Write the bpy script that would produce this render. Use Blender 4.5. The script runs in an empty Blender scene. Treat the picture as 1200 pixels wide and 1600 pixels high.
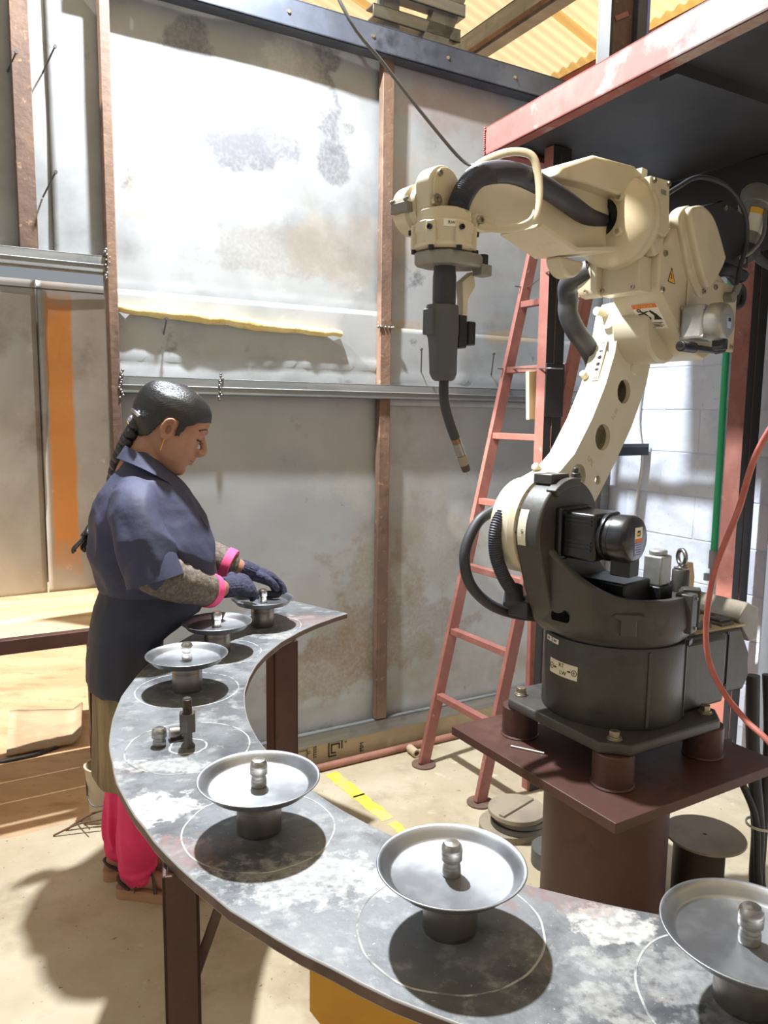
import bpy, bmesh, math, random
from mathutils import Vector, Matrix, noise as mnoise
random.seed(7)
R = math.radians
PI = math.pi
scene = bpy.context.scene
COL = scene.collection

# ------------------------------------------------------------------ camera
cam_d = bpy.data.cameras.new('camera')
cam_d.sensor_fit = 'VERTICAL'
cam_d.sensor_height = 36.0
cam_d.lens = 27.0
cam_d.clip_start = 0.05
cam = bpy.data.objects.new('camera', cam_d)
COL.objects.link(cam)
pitch, roll = R(7.2), R(0.7)
fwd = Vector((0, math.cos(pitch), -math.sin(pitch)))
up0 = Vector((0, math.sin(pitch), math.cos(pitch)))
rgt = Vector((1, 0, 0)) * math.cos(roll) + up0 * math.sin(roll)
upv = up0 * math.cos(roll) - Vector((1, 0, 0)) * math.sin(roll)
mm = Matrix((rgt, upv, -fwd)).transposed().to_4x4()
mm.translation = Vector((0, 0, 1.5))
cam.matrix_world = mm
scene.camera = cam

# ------------------------------------------------------------------ world, sun, work lamp, exposure
world = bpy.data.worlds.new('sky')
scene.world = world
world.use_nodes = True
bg = world.node_tree.nodes['Background']
bg.inputs[0].default_value = (0.86, 0.93, 1.0, 1)
bg.inputs[1].default_value = 0.22

A30 = R(30)
U = Vector((math.cos(A30), math.sin(A30), 0))          # along the sheet wall, to the right
V = Vector((-math.sin(A30), math.cos(A30), 0))         # out through the sheet wall
P0 = Vector((-0.23, 3.156, 0))


def W(s, t, z):
    return P0 + U * s + V * t + Vector((0, 0, z))


sun_d = bpy.data.lights.new('sun', 'SUN')
sun_d.energy = 6.0
sun_d.angle = R(0.6)
sun_d.color = (1.0, 0.94, 0.85)
sun = bpy.data.objects.new('sun', sun_d)
COL.objects.link(sun)
to_sun = (-U * 0.70 - V * 0.10 + Vector((0, 0, 0.72))).normalized()
sun.rotation_euler = to_sun.to_track_quat('Z', 'Y').to_euler()

LAMP = Vector((-0.50, 2.52, 3.48))
lamp_d = bpy.data.lights.new('flood_light', 'AREA')
lamp_d.shape = 'DISK'
lamp_d.size = 0.10
lamp_d.energy = 155.0
lamp_d.color = (0.89, 0.95, 1.0)
lamp = bpy.data.objects.new('flood_light', lamp_d)
COL.objects.link(lamp)
lamp.location = LAMP
lamp.rotation_euler = (-V * 0.50 + U * 0.04 + Vector((0, 0, -0.90))).to_track_quat('-Z', 'Y').to_euler()

scene.view_settings.view_transform = 'Standard'
scene.view_settings.look = 'None'
scene.view_settings.exposure = 0.62
scene.view_settings.gamma = 1.0
scene.view_settings.use_curve_mapping = False


# ------------------------------------------------------------------ materials
def srgb(r, g, b):
    f = lambda c: (c / 255 / 12.92) if c / 255 <= 0.04045 else ((c / 255 + 0.055) / 1.055) ** 2.4
    return (f(r), f(g), f(b), 1)


def mat(name, col, rough=0.5, metal=0.0, layers=(), bump=None, rvar=0.0, coord='Object', spec=0.5, scale=(1, 1, 1), coat=0.0):
    """layers: (colour, noise scale, low, high, detail, stretch) mixed over the base one after another."""
    m = bpy.data.materials.new(name)
    m.use_nodes = True
    nt = m.node_tree
    n, l = nt.nodes, nt.links
    b = n['Principled BSDF']
    b.inputs['Base Color'].default_value = col
    b.inputs['Roughness'].default_value = rough
    b.inputs['Metallic'].default_value = metal
    b.inputs['Specular IOR Level'].default_value = spec
    if coat:
        b.inputs['Coat Weight'].default_value = coat
        b.inputs['Coat Roughness'].default_value = 0.2
    if not layers and not bump and not rvar:
        return m
    tc = n.new('ShaderNodeTexCoord')
    src = tc.outputs[coord]
    cur = None
    first_fac = None
    for k, lay in enumerate(layers):
        c2, sc, lo, hi = lay[:4]
        det = lay[4] if len(lay) > 4 else 6
        st = lay[5] if len(lay) > 5 else (1, 1, 1)
        mp = n.new('ShaderNodeMapping')
        mp.inputs['Scale'].default_value = st
        mp.inputs['Location'].default_value = (3.1 * k, 1.7 * k, 0.6 * k)
        l.new(src, mp.inputs['Vector'])
        tx = n.new('ShaderNodeTexNoise')
        tx.inputs['Scale'].default_value = sc
        tx.inputs['Detail'].default_value = det
        tx.inputs['Roughness'].default_value = 0.62
        l.new(mp.outputs[0], tx.inputs['Vector'])
        rp = n.new('ShaderNodeMapRange')
        rp.inputs['From Min'].default_value = lo
        rp.inputs['From Max'].default_value = hi
        l.new(tx.outputs['Fac'], rp.inputs['Value'])
        mx = n.new('ShaderNodeMix')
        mx.data_type = 'RGBA'
        l.new(rp.outputs[0], mx.inputs['Factor'])
        if cur is None:
            mx.inputs['A'].default_value = col
        else:
            l.new(cur, mx.inputs['A'])
        mx.inputs['B'].default_value = c2
        cur = mx.outputs['Result']
        if first_fac is None:
            first_fac = rp.outputs[0]
    if cur is not None:
        l.new(cur, b.inputs['Base Color'])
    if rvar and first_fac is not None:
        mr = n.new('ShaderNodeMapRange')
        mr.inputs['To Min'].default_value = rough
        mr.inputs['To Max'].default_value = rough + rvar
        l.new(first_fac, mr.inputs['Value'])
        l.new(mr.outputs[0], b.inputs['Roughness'])
    if bump:
        bs, bst = bump[:2]
        st = bump[2] if len(bump) > 2 else (1, 1, 1)
        mp = n.new('ShaderNodeMapping')
        mp.inputs['Scale'].default_value = st
        l.new(src, mp.inputs['Vector'])
        tx = n.new('ShaderNodeTexNoise')
        tx.inputs['Scale'].default_value = bs
        tx.inputs['Detail'].default_value = 5
        l.new(mp.outputs[0], tx.inputs['Vector'])
        bp = n.new('ShaderNodeBump')
        bp.inputs['Strength'].default_value = bst
        bp.inputs['Distance'].default_value = 0.01
        l.new(tx.outputs['Fac'], bp.inputs['Height'])
        l.new(bp.outputs[0], b.inputs['Normal'])
    return m


G = srgb
M = {}
M['concrete'] = mat('concrete_floor', G(176, 160, 132), 0.8, 0, [(G(202, 190, 164), 1.6, .42, .66), (G(140, 122, 98), 3.2, .55, .78), (G(206, 196, 176), 14, .62, .74, 8), (G(120, 104, 84), 40, .66, .72, 3)], (30, .25))
M['dirt'] = mat('dry_dirt', G(190, 158, 124), 0.95, 0, [(G(212, 182, 148), 1.5, .4, .66, 6, (1, 3, 1)), (G(164, 130, 100), 4, .55, .75, 6, (1, 2.4, 1)), (G(124, 98, 76), 24, .66, .74)], (18, .5))
M['yellow_line'] = mat('worn_yellow_paint', G(238, 200, 70), 0.7, 0, [(G(214, 186, 120), 9, .5, .62), (G(206, 186, 150), 30, .58, .66)])
M['sheet'] = mat('galvanised_sheet', G(152, 155, 157), 0.5, 0.22, [(G(176, 179, 181), 1.1, .4, .66), (G(128, 129, 130), 2.3, .52, .74), (G(154, 148, 138), 1.9, .60, .80), (G(108, 109, 112), 5.5, .64, .72, 9), (G(188, 189, 190), 9, .64, .76, 8)], (2.6, .5), .12)
M['sheet_low'] = mat('dusty_galvanised_sheet', G(158, 160, 160), 0.55, 0.2, [(G(176, 176, 174), 1.3, .4, .62), (G(142, 136, 124), 2.0, .52, .74), (G(128, 116, 98), 4.2, .62, .78, 8), (G(110, 108, 104), 10, .65, .76, 8)], (3, .45), .12)
M['sheet_dust'] = mat('dust_coated_sheet', G(196, 182, 148), 0.75, 0.05, [(G(170, 152, 118), 3, .5, .7), (G(214, 206, 180), 8, .6, .72)], (3, .3))
M['sheet_out'] = mat('outer_sheet', G(170, 164, 157), 0.4, 0.35, [(G(196, 191, 185), 1.2, .42, .62), (G(146, 134, 124), 3.2, .55, .7), (G(186, 166, 142), 2.2, .57, .77), (G(222, 219, 214), 12, .64, .74)], (3.2, .5), .1)
M['stain_orange'] = mat('orange_rust_streak', G(212, 138, 66), 0.8, 0, [(G(232, 168, 98), 4, .45, .62, 6, (1, 1, .25)), (G(196, 160, 120), 9, .6, .72)])
M['patch_grey'] = mat('bare_zinc_patch', G(142, 142, 144), 0.6, 0.2, [(G(186, 186, 186), 26, .5, .6, 8), (G(112, 112, 114), 60, .55, .65, 4)])
M['rust_post'] = mat('rusty_post', G(104, 82, 70), 0.75, 0.1, [(G(132, 104, 84), 5, .45, .65, 6, (1, 1, .4)), (G(84, 66, 58), 9, .55, .7), (G(156, 122, 96), 40, .62, .7)], (40, .2))
M['steel_blue'] = mat('mill_steel_rail', G(124, 126, 126), 0.45, 0.35, [(G(158, 158, 154), 3, .45, .65, 6, (.3, 1, 3)), (G(96, 98, 100), 6, .58, .72)], None, .1)
M['beam_dark'] = mat('dark_primer_beam', G(64, 68, 78), 0.55, 0.1, [(G(84, 88, 98), 3, .45, .65), (G(44, 46, 54), 7, .55, .7)])
M['red_oxide'] = mat('red_oxide_paint', G(146, 92, 82), 0.6, 0.0, [(G(166, 112, 100), 6, .48, .68), (G(118, 74, 64), 11, .58, .72), (G(190, 164, 150), 22, .66, .74)], (30, .12))
M['red_brown'] = mat('red_brown_primer', G(78, 50, 42), 0.5, 0.1, [(G(94, 62, 52), 4, .48, .66), (G(62, 42, 37), 9, .55, .7)], (24, .1), .15)
M['fascia'] = mat('chalky_red_fascia', G(132, 72, 64), 0.75, 0.0, [(G(148, 88, 79), 4, .45, .65), (G(122, 62, 55), 6, .55, .7), (G(160, 140, 131), 5, .60, .70, 8)], (14, .2))
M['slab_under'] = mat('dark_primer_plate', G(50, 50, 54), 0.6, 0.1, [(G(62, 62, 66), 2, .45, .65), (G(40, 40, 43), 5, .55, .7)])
M['tabletop'] = mat('scuffed_steel_top', G(92, 94, 96), 0.45, 0.15, [(G(124, 126, 128), 3.6, .42, .62, 10), (G(66, 67, 70), 7, .53, .68, 9), (G(148, 148, 147), 22, .54, .68, 8), (G(176, 175, 172), 5.5, .62, .74, 10), (G(112, 84, 76), 5.2, .63, .75, 7), (G(180, 180, 178), 190, .69, .73, 2)], (40, .12), .16)
M['table_edge'] = mat('brown_table_steel', G(98, 76, 66), 0.6, 0.2, [(G(124, 104, 92), 8, .5, .65), (G(72, 54, 48), 14, .55, .7)])
M['chalk'] = mat('chalk_white_mark', G(176, 175, 171), 0.9, 0, [(G(112, 112, 112), 18, .48, .6)])
M['dish'] = mat('spun_steel', G(146, 148, 152), 0.36, 0.9, [(G(164, 166, 170), 5, .42, .6), (G(126, 128, 132), 12, .58, .7, 8)], None, .12)
M['tube'] = mat('machined_tube', G(148, 140, 132), 0.38, 0.9, [(G(120, 110, 104), 8, .5, .62, 4, (1, 1, 6))], None, .1)
M['pin'] = mat('turned_steel_pin', G(176, 172, 166), 0.3, 1.0, [(G(150, 144, 138), 30, .5, .6, 3, (1, 1, 8))], None, .1)
M['stud'] = mat('oily_dark_steel', G(112, 106, 100), 0.35, 0.85, [(G(84, 78, 74), 30, .5, .65)])
M['cream'] = mat('cream_robot_paint', G(200, 188, 160), 0.42, 0.0, [(G(208, 197, 172), 3, .45, .62), (G(188, 174, 144), 6, .58, .74)], None, .1, coat=.15)
M['cream_light'] = mat('pale_cream_paint', G(208, 199, 174), 0.42, 0.0, [(G(216, 208, 186), 3, .45, .62)], None, .1, coat=.15)
M['cast'] = mat('charcoal_casting', G(68, 65, 61), 0.42, 0.15, [(G(77, 74, 69), 5, .45, .62), (G(59, 56, 53), 12, .56, .7)], (60, .06), .1)
M['grey_clamp'] = mat('grey_cast_clamp', G(128, 124, 116), 0.45, 0.25, [(G(142, 138, 130), 8, .45, .62)])
M['black_motor'] = mat('black_motor_paint', G(24, 24, 25), 0.28, 0.1, [(G(32, 32, 33), 8, .45, .65)], None, .1, coat=.3)
M['black_box'] = mat('black_sheet_cover', G(22, 22, 24), 0.4)
M['black_rubber'] = mat('black_rubber', G(46, 46, 50), 0.5, 0, [(G(58, 58, 62), 8, .45, .65)], None, .1)
M['hose_dark'] = mat('corrugated_conduit', G(56, 55, 66), 0.5)
M['torch_grey'] = mat('torch_grey_plastic', G(78, 78, 84), 0.55)
M['silver'] = mat('silver_motor_casting', G(156, 156, 154), 0.4, 0.55, [(G(172, 172, 170), 10, .45, .62)], None, .1)
M['bolt'] = mat('zinc_bolt', G(176, 166, 146), 0.35, 0.9)
M['steel'] = mat('plain_steel', G(150, 148, 144), 0.35, 0.9)
M['copper'] = mat('heat_browned_neck', G(138, 108, 86), 0.35, 0.8)
M['burnt'] = mat('burnt_nozzle', G(84, 76, 70), 0.5, 0.6)
M['white_paper'] = mat('label_paper', G(232, 226, 212), 0.6)
M['cream_paper'] = mat('sticker_paper', G(226, 216, 190), 0.6)
M['ink'] = mat('label_ink', G(34, 32, 30), 0.6)
M['orange_ink'] = mat('label_orange', G(226, 112, 62), 0.55)
M['yellow_ink'] = mat('label_yellow', G(236, 180, 62), 0.55)
M['blue_ink'] = mat('label_blue', G(90, 104, 158), 0.55)
M['label_blue'] = mat('label_pale_blue', G(176, 186, 222), 0.55)
M['red_hose'] = mat('red_air_hose', G(170, 88, 78), 0.4, 0, [(G(186, 108, 96), 9, .45, .65)])
M['red_hose_tip'] = mat('crimson_air_hose', G(206, 58, 74), 0.35)
M['block'] = mat('whitewashed_block', G(224, 230, 244), 0.85, 0, [(G(232, 238, 250), 3, .45, .62), (G(212, 219, 236), 7, .55, .72), (G(186, 191, 207), 34, .66, .72, 6)], (26, .45))
M['mortar'] = mat('whitewashed_joint', G(214, 220, 236), 0.9)
M['green_pipe'] = mat('green_pvc', G(64, 196, 136), 0.45, 0, [(G(222, 236, 228), 14, .66, .69)])
M['grey_pipe'] = mat('grey_conduit', G(160, 162, 170), 0.5)
M['white_cable'] = mat('white_cable', G(222, 220, 212), 0.5)
M['wood'] = mat('sunlit_plywood', G(218, 188, 146), 0.7, 0, [(G(232, 206, 168), 3, .42, .62, 6, (.5, 6, 1)), (G(186, 146, 104), 4, .56, .74, 6, (.5, 8, 1))])
M['pine'] = mat('pale_pine', G(232, 212, 164), 0.65, 0, [(G(216, 190, 136), 5, .5, .66, 5, (4, 4, .4))])
M['board'] = mat('brown_board', G(190, 164, 124), 0.75, 0, [(G(170, 142, 104), 8, .5, .65)])
M['gunny'] = mat('dusty_sheet_piece', G(170, 148, 122), 0.85, 0, [(G(188, 166, 138), 4, .45, .6), (G(128, 114, 98), 3, .58, .7)])
M['foam'] = mat('yellow_foam_strip', G(220, 194, 128), 0.85, 0, [(G(232, 212, 156), 14, .45, .62, 6, (.4, 1, 1)), (G(196, 164, 92), 20, .56, .7)], (40, .5))
M['yellow_steel'] = mat('yellow_painted_steel', G(214, 152, 44), 0.45, 0, [(G(224, 164, 58), 4, .45, .6), (G(176, 118, 40), 18, .64, .7)])
M['disc_steel'] = mat('dusty_steel_disc', G(158, 145, 124), 0.65, 0.1, [(G(136, 125, 109), 5, .45, .65)])
M['disc_dark'] = mat('dark_steel_disc', G(96, 94, 90), 0.55, 0.3, [(G(116, 112, 106), 6, .45, .65)])
M['drum'] = mat('dark_brown_drum', G(60, 48, 42), 0.5, 0.2)
M['bucket'] = mat('cement_splashed_bucket', G(196, 184, 160), 0.75, 0, [(G(212, 204, 186), 6, .45, .62), (G(160, 140, 112), 9, .58, .7)])
M['stick'] = mat('twig', G(110, 82, 60), 0.85)
M['conduit_brown'] = mat('brown_floor_pipe', G(138, 90, 74), 0.55, 0, [(G(160, 112, 94), 6, .45, .62)])
M['zinc_pipe'] = mat('beige_pipe', G(196, 176, 146), 0.55)
M['rebar'] = mat('grey_wire', G(92, 90, 90), 0.5, 0.4)
M['post_black'] = mat('black_steel_and_shade', G(34, 32, 32), 0.55)  # black steel parts, and shade painted on the post fronts
M['worn_edge'] = mat('bare_worn_edge', G(176, 174, 170), 0.4, 0.5)
M['void'] = mat('black_cavity', G(9, 9, 9), 0.9, spec=.1)
M['cream_wall'] = mat('cream_far_wall', G(246, 236, 200), 0.8)
M['blue_post'] = mat('blue_painted_post', G(120, 126, 196), 0.6)
M['skin'] = mat('skin', G(158, 112, 88), 0.5, 0, [(G(168, 122, 98), 9, .42, .62), (G(146, 100, 80), 5, .55, .72)])
M['hair'] = mat('oiled_black_hair', G(15, 14, 16), 0.3, 0, [(G(26, 25, 29), 7, .45, .62, 4, (8, 1, 8))], (60, .3, (.6, 8, 8)), spec=.6)
M['smock'] = mat('navy_smock_cloth', G(50, 52, 73), 0.72, 0, [(G(60, 62, 87), 4, .42, .62), (G(41, 43, 60), 6, .56, .72)], (14, .5))
M['apron'] = mat('dark_navy_skirt_cloth', G(42, 44, 58), 0.75, 0, [(G(50, 52, 68), 4, .45, .62)], (9, .4, (1, 1, .3)))
M['knit'] = mat('speckled_brown_knit', G(98, 88, 78), 0.9, 0, [(G(120, 109, 97), 90, .46, .6, 3), (G(82, 73, 64), 60, .56, .68)], (60, .5))
M['kurta'] = mat('olive_brown_tunic', G(122, 104, 78), 0.85, 0, [(G(150, 130, 98), 9, .45, .6, 6, (2, 2, .3)), (G(88, 72, 54), 12, .54, .68, 6, (2, 2, .3))], (16, .4, (2, 2, .3)))
M['pink'] = mat('hot_pink_cloth', G(226, 50, 104), 0.75, 0, [(G(236, 70, 122), 4, .45, .62)], (9, .5, (1.5, 1.5, .3)))
M['pink_cuff'] = mat('pink_cuff', G(238, 84, 134), 0.75)
M['glove'] = mat('navy_knit_glove', G(50, 50, 70), 0.9, 0, [(G(64, 64, 88), 60, .46, .6, 3)], (120, .6))
M['sandal'] = mat('tan_sandal_sole', G(178, 136, 102), 0.7)
M['strap'] = mat('dark_sandal_strap', G(72, 62, 58), 0.6)
M['gold'] = mat('gold_earring', G(222, 168, 84), 0.3, 1.0)
M['clip'] = mat('metal_hair_clip', G(190, 190, 196), 0.25, 1.0)
M['lamp_body'] = mat('lamp_housing', G(60, 60, 62), 0.5, 0.3)


def roof_material():
    m = bpy.data.materials.new('translucent_roof_sheet')
    m.use_nodes = True
    nt = m.node_tree
    n, l = nt.nodes, nt.links
    b = n['Principled BSDF']
    b.inputs['Base Color'].default_value = G(226, 196, 138)
    b.inputs['Roughness'].default_value = 0.6
    tr = n.new('ShaderNodeBsdfTranslucent')
    tr.inputs['Color'].default_value = G(250, 230, 186)
    mx = n.new('ShaderNodeMixShader')
    mx.inputs[0].default_value = 0.62
    l.new(b.outputs[0], mx.inputs[1])
    l.new(tr.outputs[0], mx.inputs[2])
    l.new(mx.outputs[0], n['Material Output'].inputs[0])
    return m


M['roof'] = roof_material()


# ------------------------------------------------------------------ mesh helpers
def new():
    return bmesh.new()


def obj(name, bm, m, parent=None, smooth=None, bevel=0, loc=None, rot=None, seg=2, kind=None, mod=None):
    bmesh.ops.recalc_face_normals(bm, faces=bm.faces)
    me = bpy.data.meshes.new(name)
    bm.to_mesh(me)
    bm.free()
    o = bpy.data.objects.new(name, me)
    COL.objects.link(o)
    ms = m if isinstance(m, (list, tuple)) else [m]
    for x in ms:
        me.materials.append(M[x] if isinstance(x, str) else x)
    if smooth is not None:
        me.shade_smooth()
        if smooth < 179:
            me.set_sharp_from_angle(angle=R(smooth))
    if bevel:
        b = o.modifiers.new('bevel', 'BEVEL')
        b.width = bevel
        b.segments = seg
        b.limit_method = 'ANGLE'
        b.angle_limit = R(40)
        if smooth is None:
            me.shade_smooth()
            me.set_sharp_from_angle(angle=R(50))
    if parent:
        o.parent = parent
    if loc is not None:
        o.location = loc
    if rot is not None:
        o.rotation_euler = rot
    if kind:
        o['kind'] = kind
    return o


def empty(name, loc=(0, 0, 0), rz=0, parent=None):
    e = bpy.data.objects.new(name, None)
    e.empty_display_size = 0.05
    COL.objects.link(e)
    e.location = loc
    e.rotation_euler = (0, 0, rz)
    if parent:
        e.parent = parent
    return e


def tag(o, label, cat, group=None, kind=None):
    o['label'] = label
    o['category'] = cat
    if group:
        o['group'] = group
    if kind:
        o['kind'] = kind
    return o


def struct(o, label, cat):
    return tag(o, label, cat, kind='structure')


def copy_tree(o, parent=None):
    c = o.copy()
    COL.objects.link(c)
    if parent:
        c.parent = parent
    for ch in o.children:
        copy_tree(ch, c)
    return c


def box(bm, x0, x1, y0, y1, z0, z1, mtx=None):
    vs = [bm.verts.new(p) for p in ((x0, y0, z0), (x1, y0, z0), (x1, y1, z0), (x0, y1, z0), (x0, y0, z1), (x1, y0, z1), (x1, y1, z1), (x0, y1, z1))]
    for f in ((0, 3, 2, 1), (4, 5, 6, 7), (0, 1, 5, 4), (1, 2, 6, 5), (2, 3, 7, 6), (3, 0, 4, 7)):
        bm.faces.new([vs[i] for i in f])
    if mtx is not None:
        bmesh.ops.transform(bm, matrix=mtx, verts=vs)
    return vs


def bar(bm, p0, p1, w, h, upv=(0, 0, 1)):
    """square-section bar from p0 to p1; w across, h along up."""
    p0, p1 = Vector(p0), Vector(p1)
    d = (p1 - p0)
    L = d.length
    d.normalize()
    u = Vector(upv)
    if abs(u.dot(d)) > 0.98:
        u = Vector((1, 0, 0))
    s = d.cross(u).normalized()
    u = s.cross(d).normalized()
    mt = Matrix((d, s, u)).transposed().to_4x4()
    mt.translation = p0
    return box(bm, 0, L, -w / 2, w / 2, -h / 2, h / 2, mt)


def loft(bm, rings, cap=True, closed=True):
    vr = [[bm.verts.new(p) for p in r] for r in rings]
    n = len(vr[0])
    for a, b in zip(vr, vr[1:]):
        for i in range(n if closed else n - 1):
            j = (i + 1) % n
            bm.faces.new((a[i], a[j], b[j], b[i]))
    if cap and closed:
        bm.faces.new(list(reversed(vr[0])))
        bm.faces.new(vr[-1])
    return vr


def frame(d, ref=(0, 0, 1)):
    d = Vector(d).normalized()
    r = Vector(ref)
    if abs(d.dot(r)) > 0.97:
        r = Vector((1, 0, 0)) if abs(d.x) < 0.9 else Vector((0, 1, 0))
    a = d.cross(r).normalized()
    return a, d.cross(a).normalized()


def cyl(bm, p0, p1, r0, r1=None, seg=24):
    p0, p1 = Vector(p0), Vector(p1)
    r1 = r0 if r1 is None else r1
    a, b = frame(p1 - p0)
    ring = lambda c, r: [c + a * (r * math.cos(2 * PI * i / seg)) + b * (r * math.sin(2 * PI * i / seg)) for i in range(seg)]
    loft(bm, [ring(p0, r0), ring(p1, r1)])


def lathe(bm, prof, seg=32, origin=(0, 0, 0), axis=(0, 0, 1), cap=True):
    """prof: list of (radius, height) from one end to the other."""
    o = Vector(origin)
    d = Vector(axis).normalized()
    a, b = frame(d)
    rings = []
    for r, h in prof:
        r = max(r, 1e-5)
        rings.append([o + d * h + a * (r * math.cos(2 * PI * i / seg)) + b * (r * math.sin(2 * PI * i / seg)) for i in range(seg)])
    loft(bm, rings, cap)


def spline(pts, n=8, closed=False):
    P = [Vector(p) for p in pts]
    out = []
    m = len(P)
    rng = range(m if closed else m - 1)
    for i in rng:
        if closed:
            p0, p1, p2, p3 = P[(i - 1) % m], P[i], P[(i + 1) % m], P[(i + 2) % m]
        else:
            p1, p2 = P[i], P[i + 1]
            p0 = P[i - 1] if i else p1 * 2 - p2
            p3 = P[i + 2] if i + 2 < m else p2 * 2 - p1
        for k in range(n):
            t = k / n
            out.append(0.5 * ((2 * p1) + (p2 - p0) * t + (2 * p0 - 5 * p1 + 4 * p2 - p3) * t * t + (3 * p1 - p0 - 3 * p2 + p3) * t ** 3))
    if not closed:
        out.append(P[-1].copy())
    return out


def tube(bm, pts, r, seg=10, rfun=None, flat=1.0):
    pts = [Vector(p) for p in pts]
    d = (pts[1] - pts[0]).normalized()
    a, b = frame(d)
    rings = []
    for i, p in enumerate(pts):
        if i < len(pts) - 1:
            nd = (pts[i + 1] - p)
        else:
            nd = (p - pts[i - 1])
        if i:
            nd = nd.normalized() + (p - pts[i - 1]).normalized()
        if nd.length < 1e-9:
            nd = d
        nd.normalize()
        q = d.rotation_difference(nd)
        a = q @ a
        b = q @ b
        d = nd
        rr = (rfun(i, len(pts)) if rfun else (r[i] if isinstance(r, (list, tuple)) else r))
        rings.append([p + a * (rr * math.cos(2 * PI * k / seg)) + b * (rr * flat * math.sin(2 * PI * k / seg)) for k in range(seg)])
    loft(bm, rings)


def poly_prism(bm, outer, a0, a1, plane='xz', holes=()):
    """2D outline (with holes) extruded along the third axis from a0 to a1."""
    def P(p, a):
        if plane == 'xz':
            return (p[0], a, p[1])
        if plane == 'xy':
            return (p[0], p[1], a)
        return (a, p[0], p[1])
    if not holes:
        loft(bm, [[P(p, a0) for p in outer], [P(p, a1) for p in outer]])
        return
    tmp = bmesh.new()
    loops = []
    edges = []
    for lp in [outer] + list(holes):
        vs = [tmp.verts.new(P(p, a0)) for p in lp]
        loops.append(vs)
        edges += [tmp.edges.new((vs[i], vs[(i + 1) % len(vs)])) for i in range(len(vs))]
    res = bmesh.ops.triangle_fill(tmp, use_beauty=True, use_dissolve=False, edges=edges)
    tmp.verts.ensure_lookup_table()
    tmp.verts.index_update()
    vmap0 = {v.index: bm.verts.new(v.co) for v in tmp.verts}
    off = Vector(P((0, 0), a1)) - Vector(P((0, 0), a0))
    vmap1 = {v.index: bm.verts.new(v.co + off) for v in tmp.verts}
    def inside(p, lp):
        c = False
        for i in range(len(lp)):
            (x0, y0), (x1, y1) = lp[i], lp[i - 1]
            if (y0 > p[1]) != (y1 > p[1]) and p[0] < (x1 - x0) * (p[1] - y0) / (y1 - y0) + x0:
                c = not c
        return c
    for f in tmp.faces:
        ids = [v.index for v in f.verts]
        cm = f.calc_center_median()
        c2 = (cm.x, cm.z) if plane == 'xz' else ((cm.x, cm.y) if plane == 'xy' else (cm.y, cm.z))
        if any(inside(c2, h_) for h_ in holes):
            continue
        try:
            bm.faces.new([vmap0[i] for i in ids])
            bm.faces.new([vmap1[i] for i in reversed(ids)])
        except ValueError:
            pass
    for lp in loops:
        ids = [v.index for v in lp]
        for i in range(len(ids)):
            j = (i + 1) % len(ids)
            bm.faces.new((vmap0[ids[i]], vmap0[ids[j]], vmap1[ids[j]], vmap1[ids[i]]))
    tmp.free()


def circ(cx, cz, r, n=24, a0=0, a1=360):
    full = abs(a1 - a0) >= 360
    m = n if full else n + 1
    return [(cx + r * math.cos(R(a0 + (a1 - a0) * i / n)), cz + r * math.sin(R(a0 + (a1 - a0) * i / n))) for i in range(m)]


def hexbolt(bm, p, axis, r=0.008, h=0.007, washer=True):
    p = Vector(p)
    d = Vector(axis).normalized()
    if washer:
        cyl(bm, p, p + d * (h * .3), r * 1.45, seg=14)
        p = p + d * (h * .3)
    cyl(bm, p, p + d * h, r, seg=6)


def capscrew(bm, p, axis, r=0.006, h=0.006):
    p = Vector(p)
    d = Vector(axis).normalized()
    lathe(bm, [(r, 0), (r, h), (r * .55, h), (r * .5, h * .45), (0, h * .45)], 12, p, d)


def text_mesh(name, body, size, m, parent, mtx, depth=0.0006, align='CENTER'):
    cu = bpy.data.curves.new(name, 'FONT')
    cu.body = body
    cu.size = size
    cu.extrude = depth / 2
    cu.align_x = align
    cu.align_y = 'CENTER'
    cu.resolution_u = 2
    t = bpy.data.objects.new(name, cu)
    dg = bpy.context.evaluated_depsgraph_get()
    COL.objects.link(t)
    dg.update()
    me = bpy.data.meshes.new_from_object(t.evaluated_get(dg))
    bpy.data.objects.remove(t)
    bpy.data.curves.remove(cu)
    me.name = name
    o = bpy.data.objects.new(name, me)
    COL.objects.link(o)
    me.materials.clear()
    me.materials.append(M[m])
    if parent:
        o.parent = parent
    o.matrix_local = mtx
    return o


def face_mtx(origin, xdir, ydir):
    x = Vector(xdir).normalized()
    y = Vector(ydir)
    y = (y - x * y.dot(x)).normalized()
    z = x.cross(y)
    mt = Matrix((x, y, z)).transposed().to_4x4()
    mt.translation = Vector(origin)
    return mt


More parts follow.
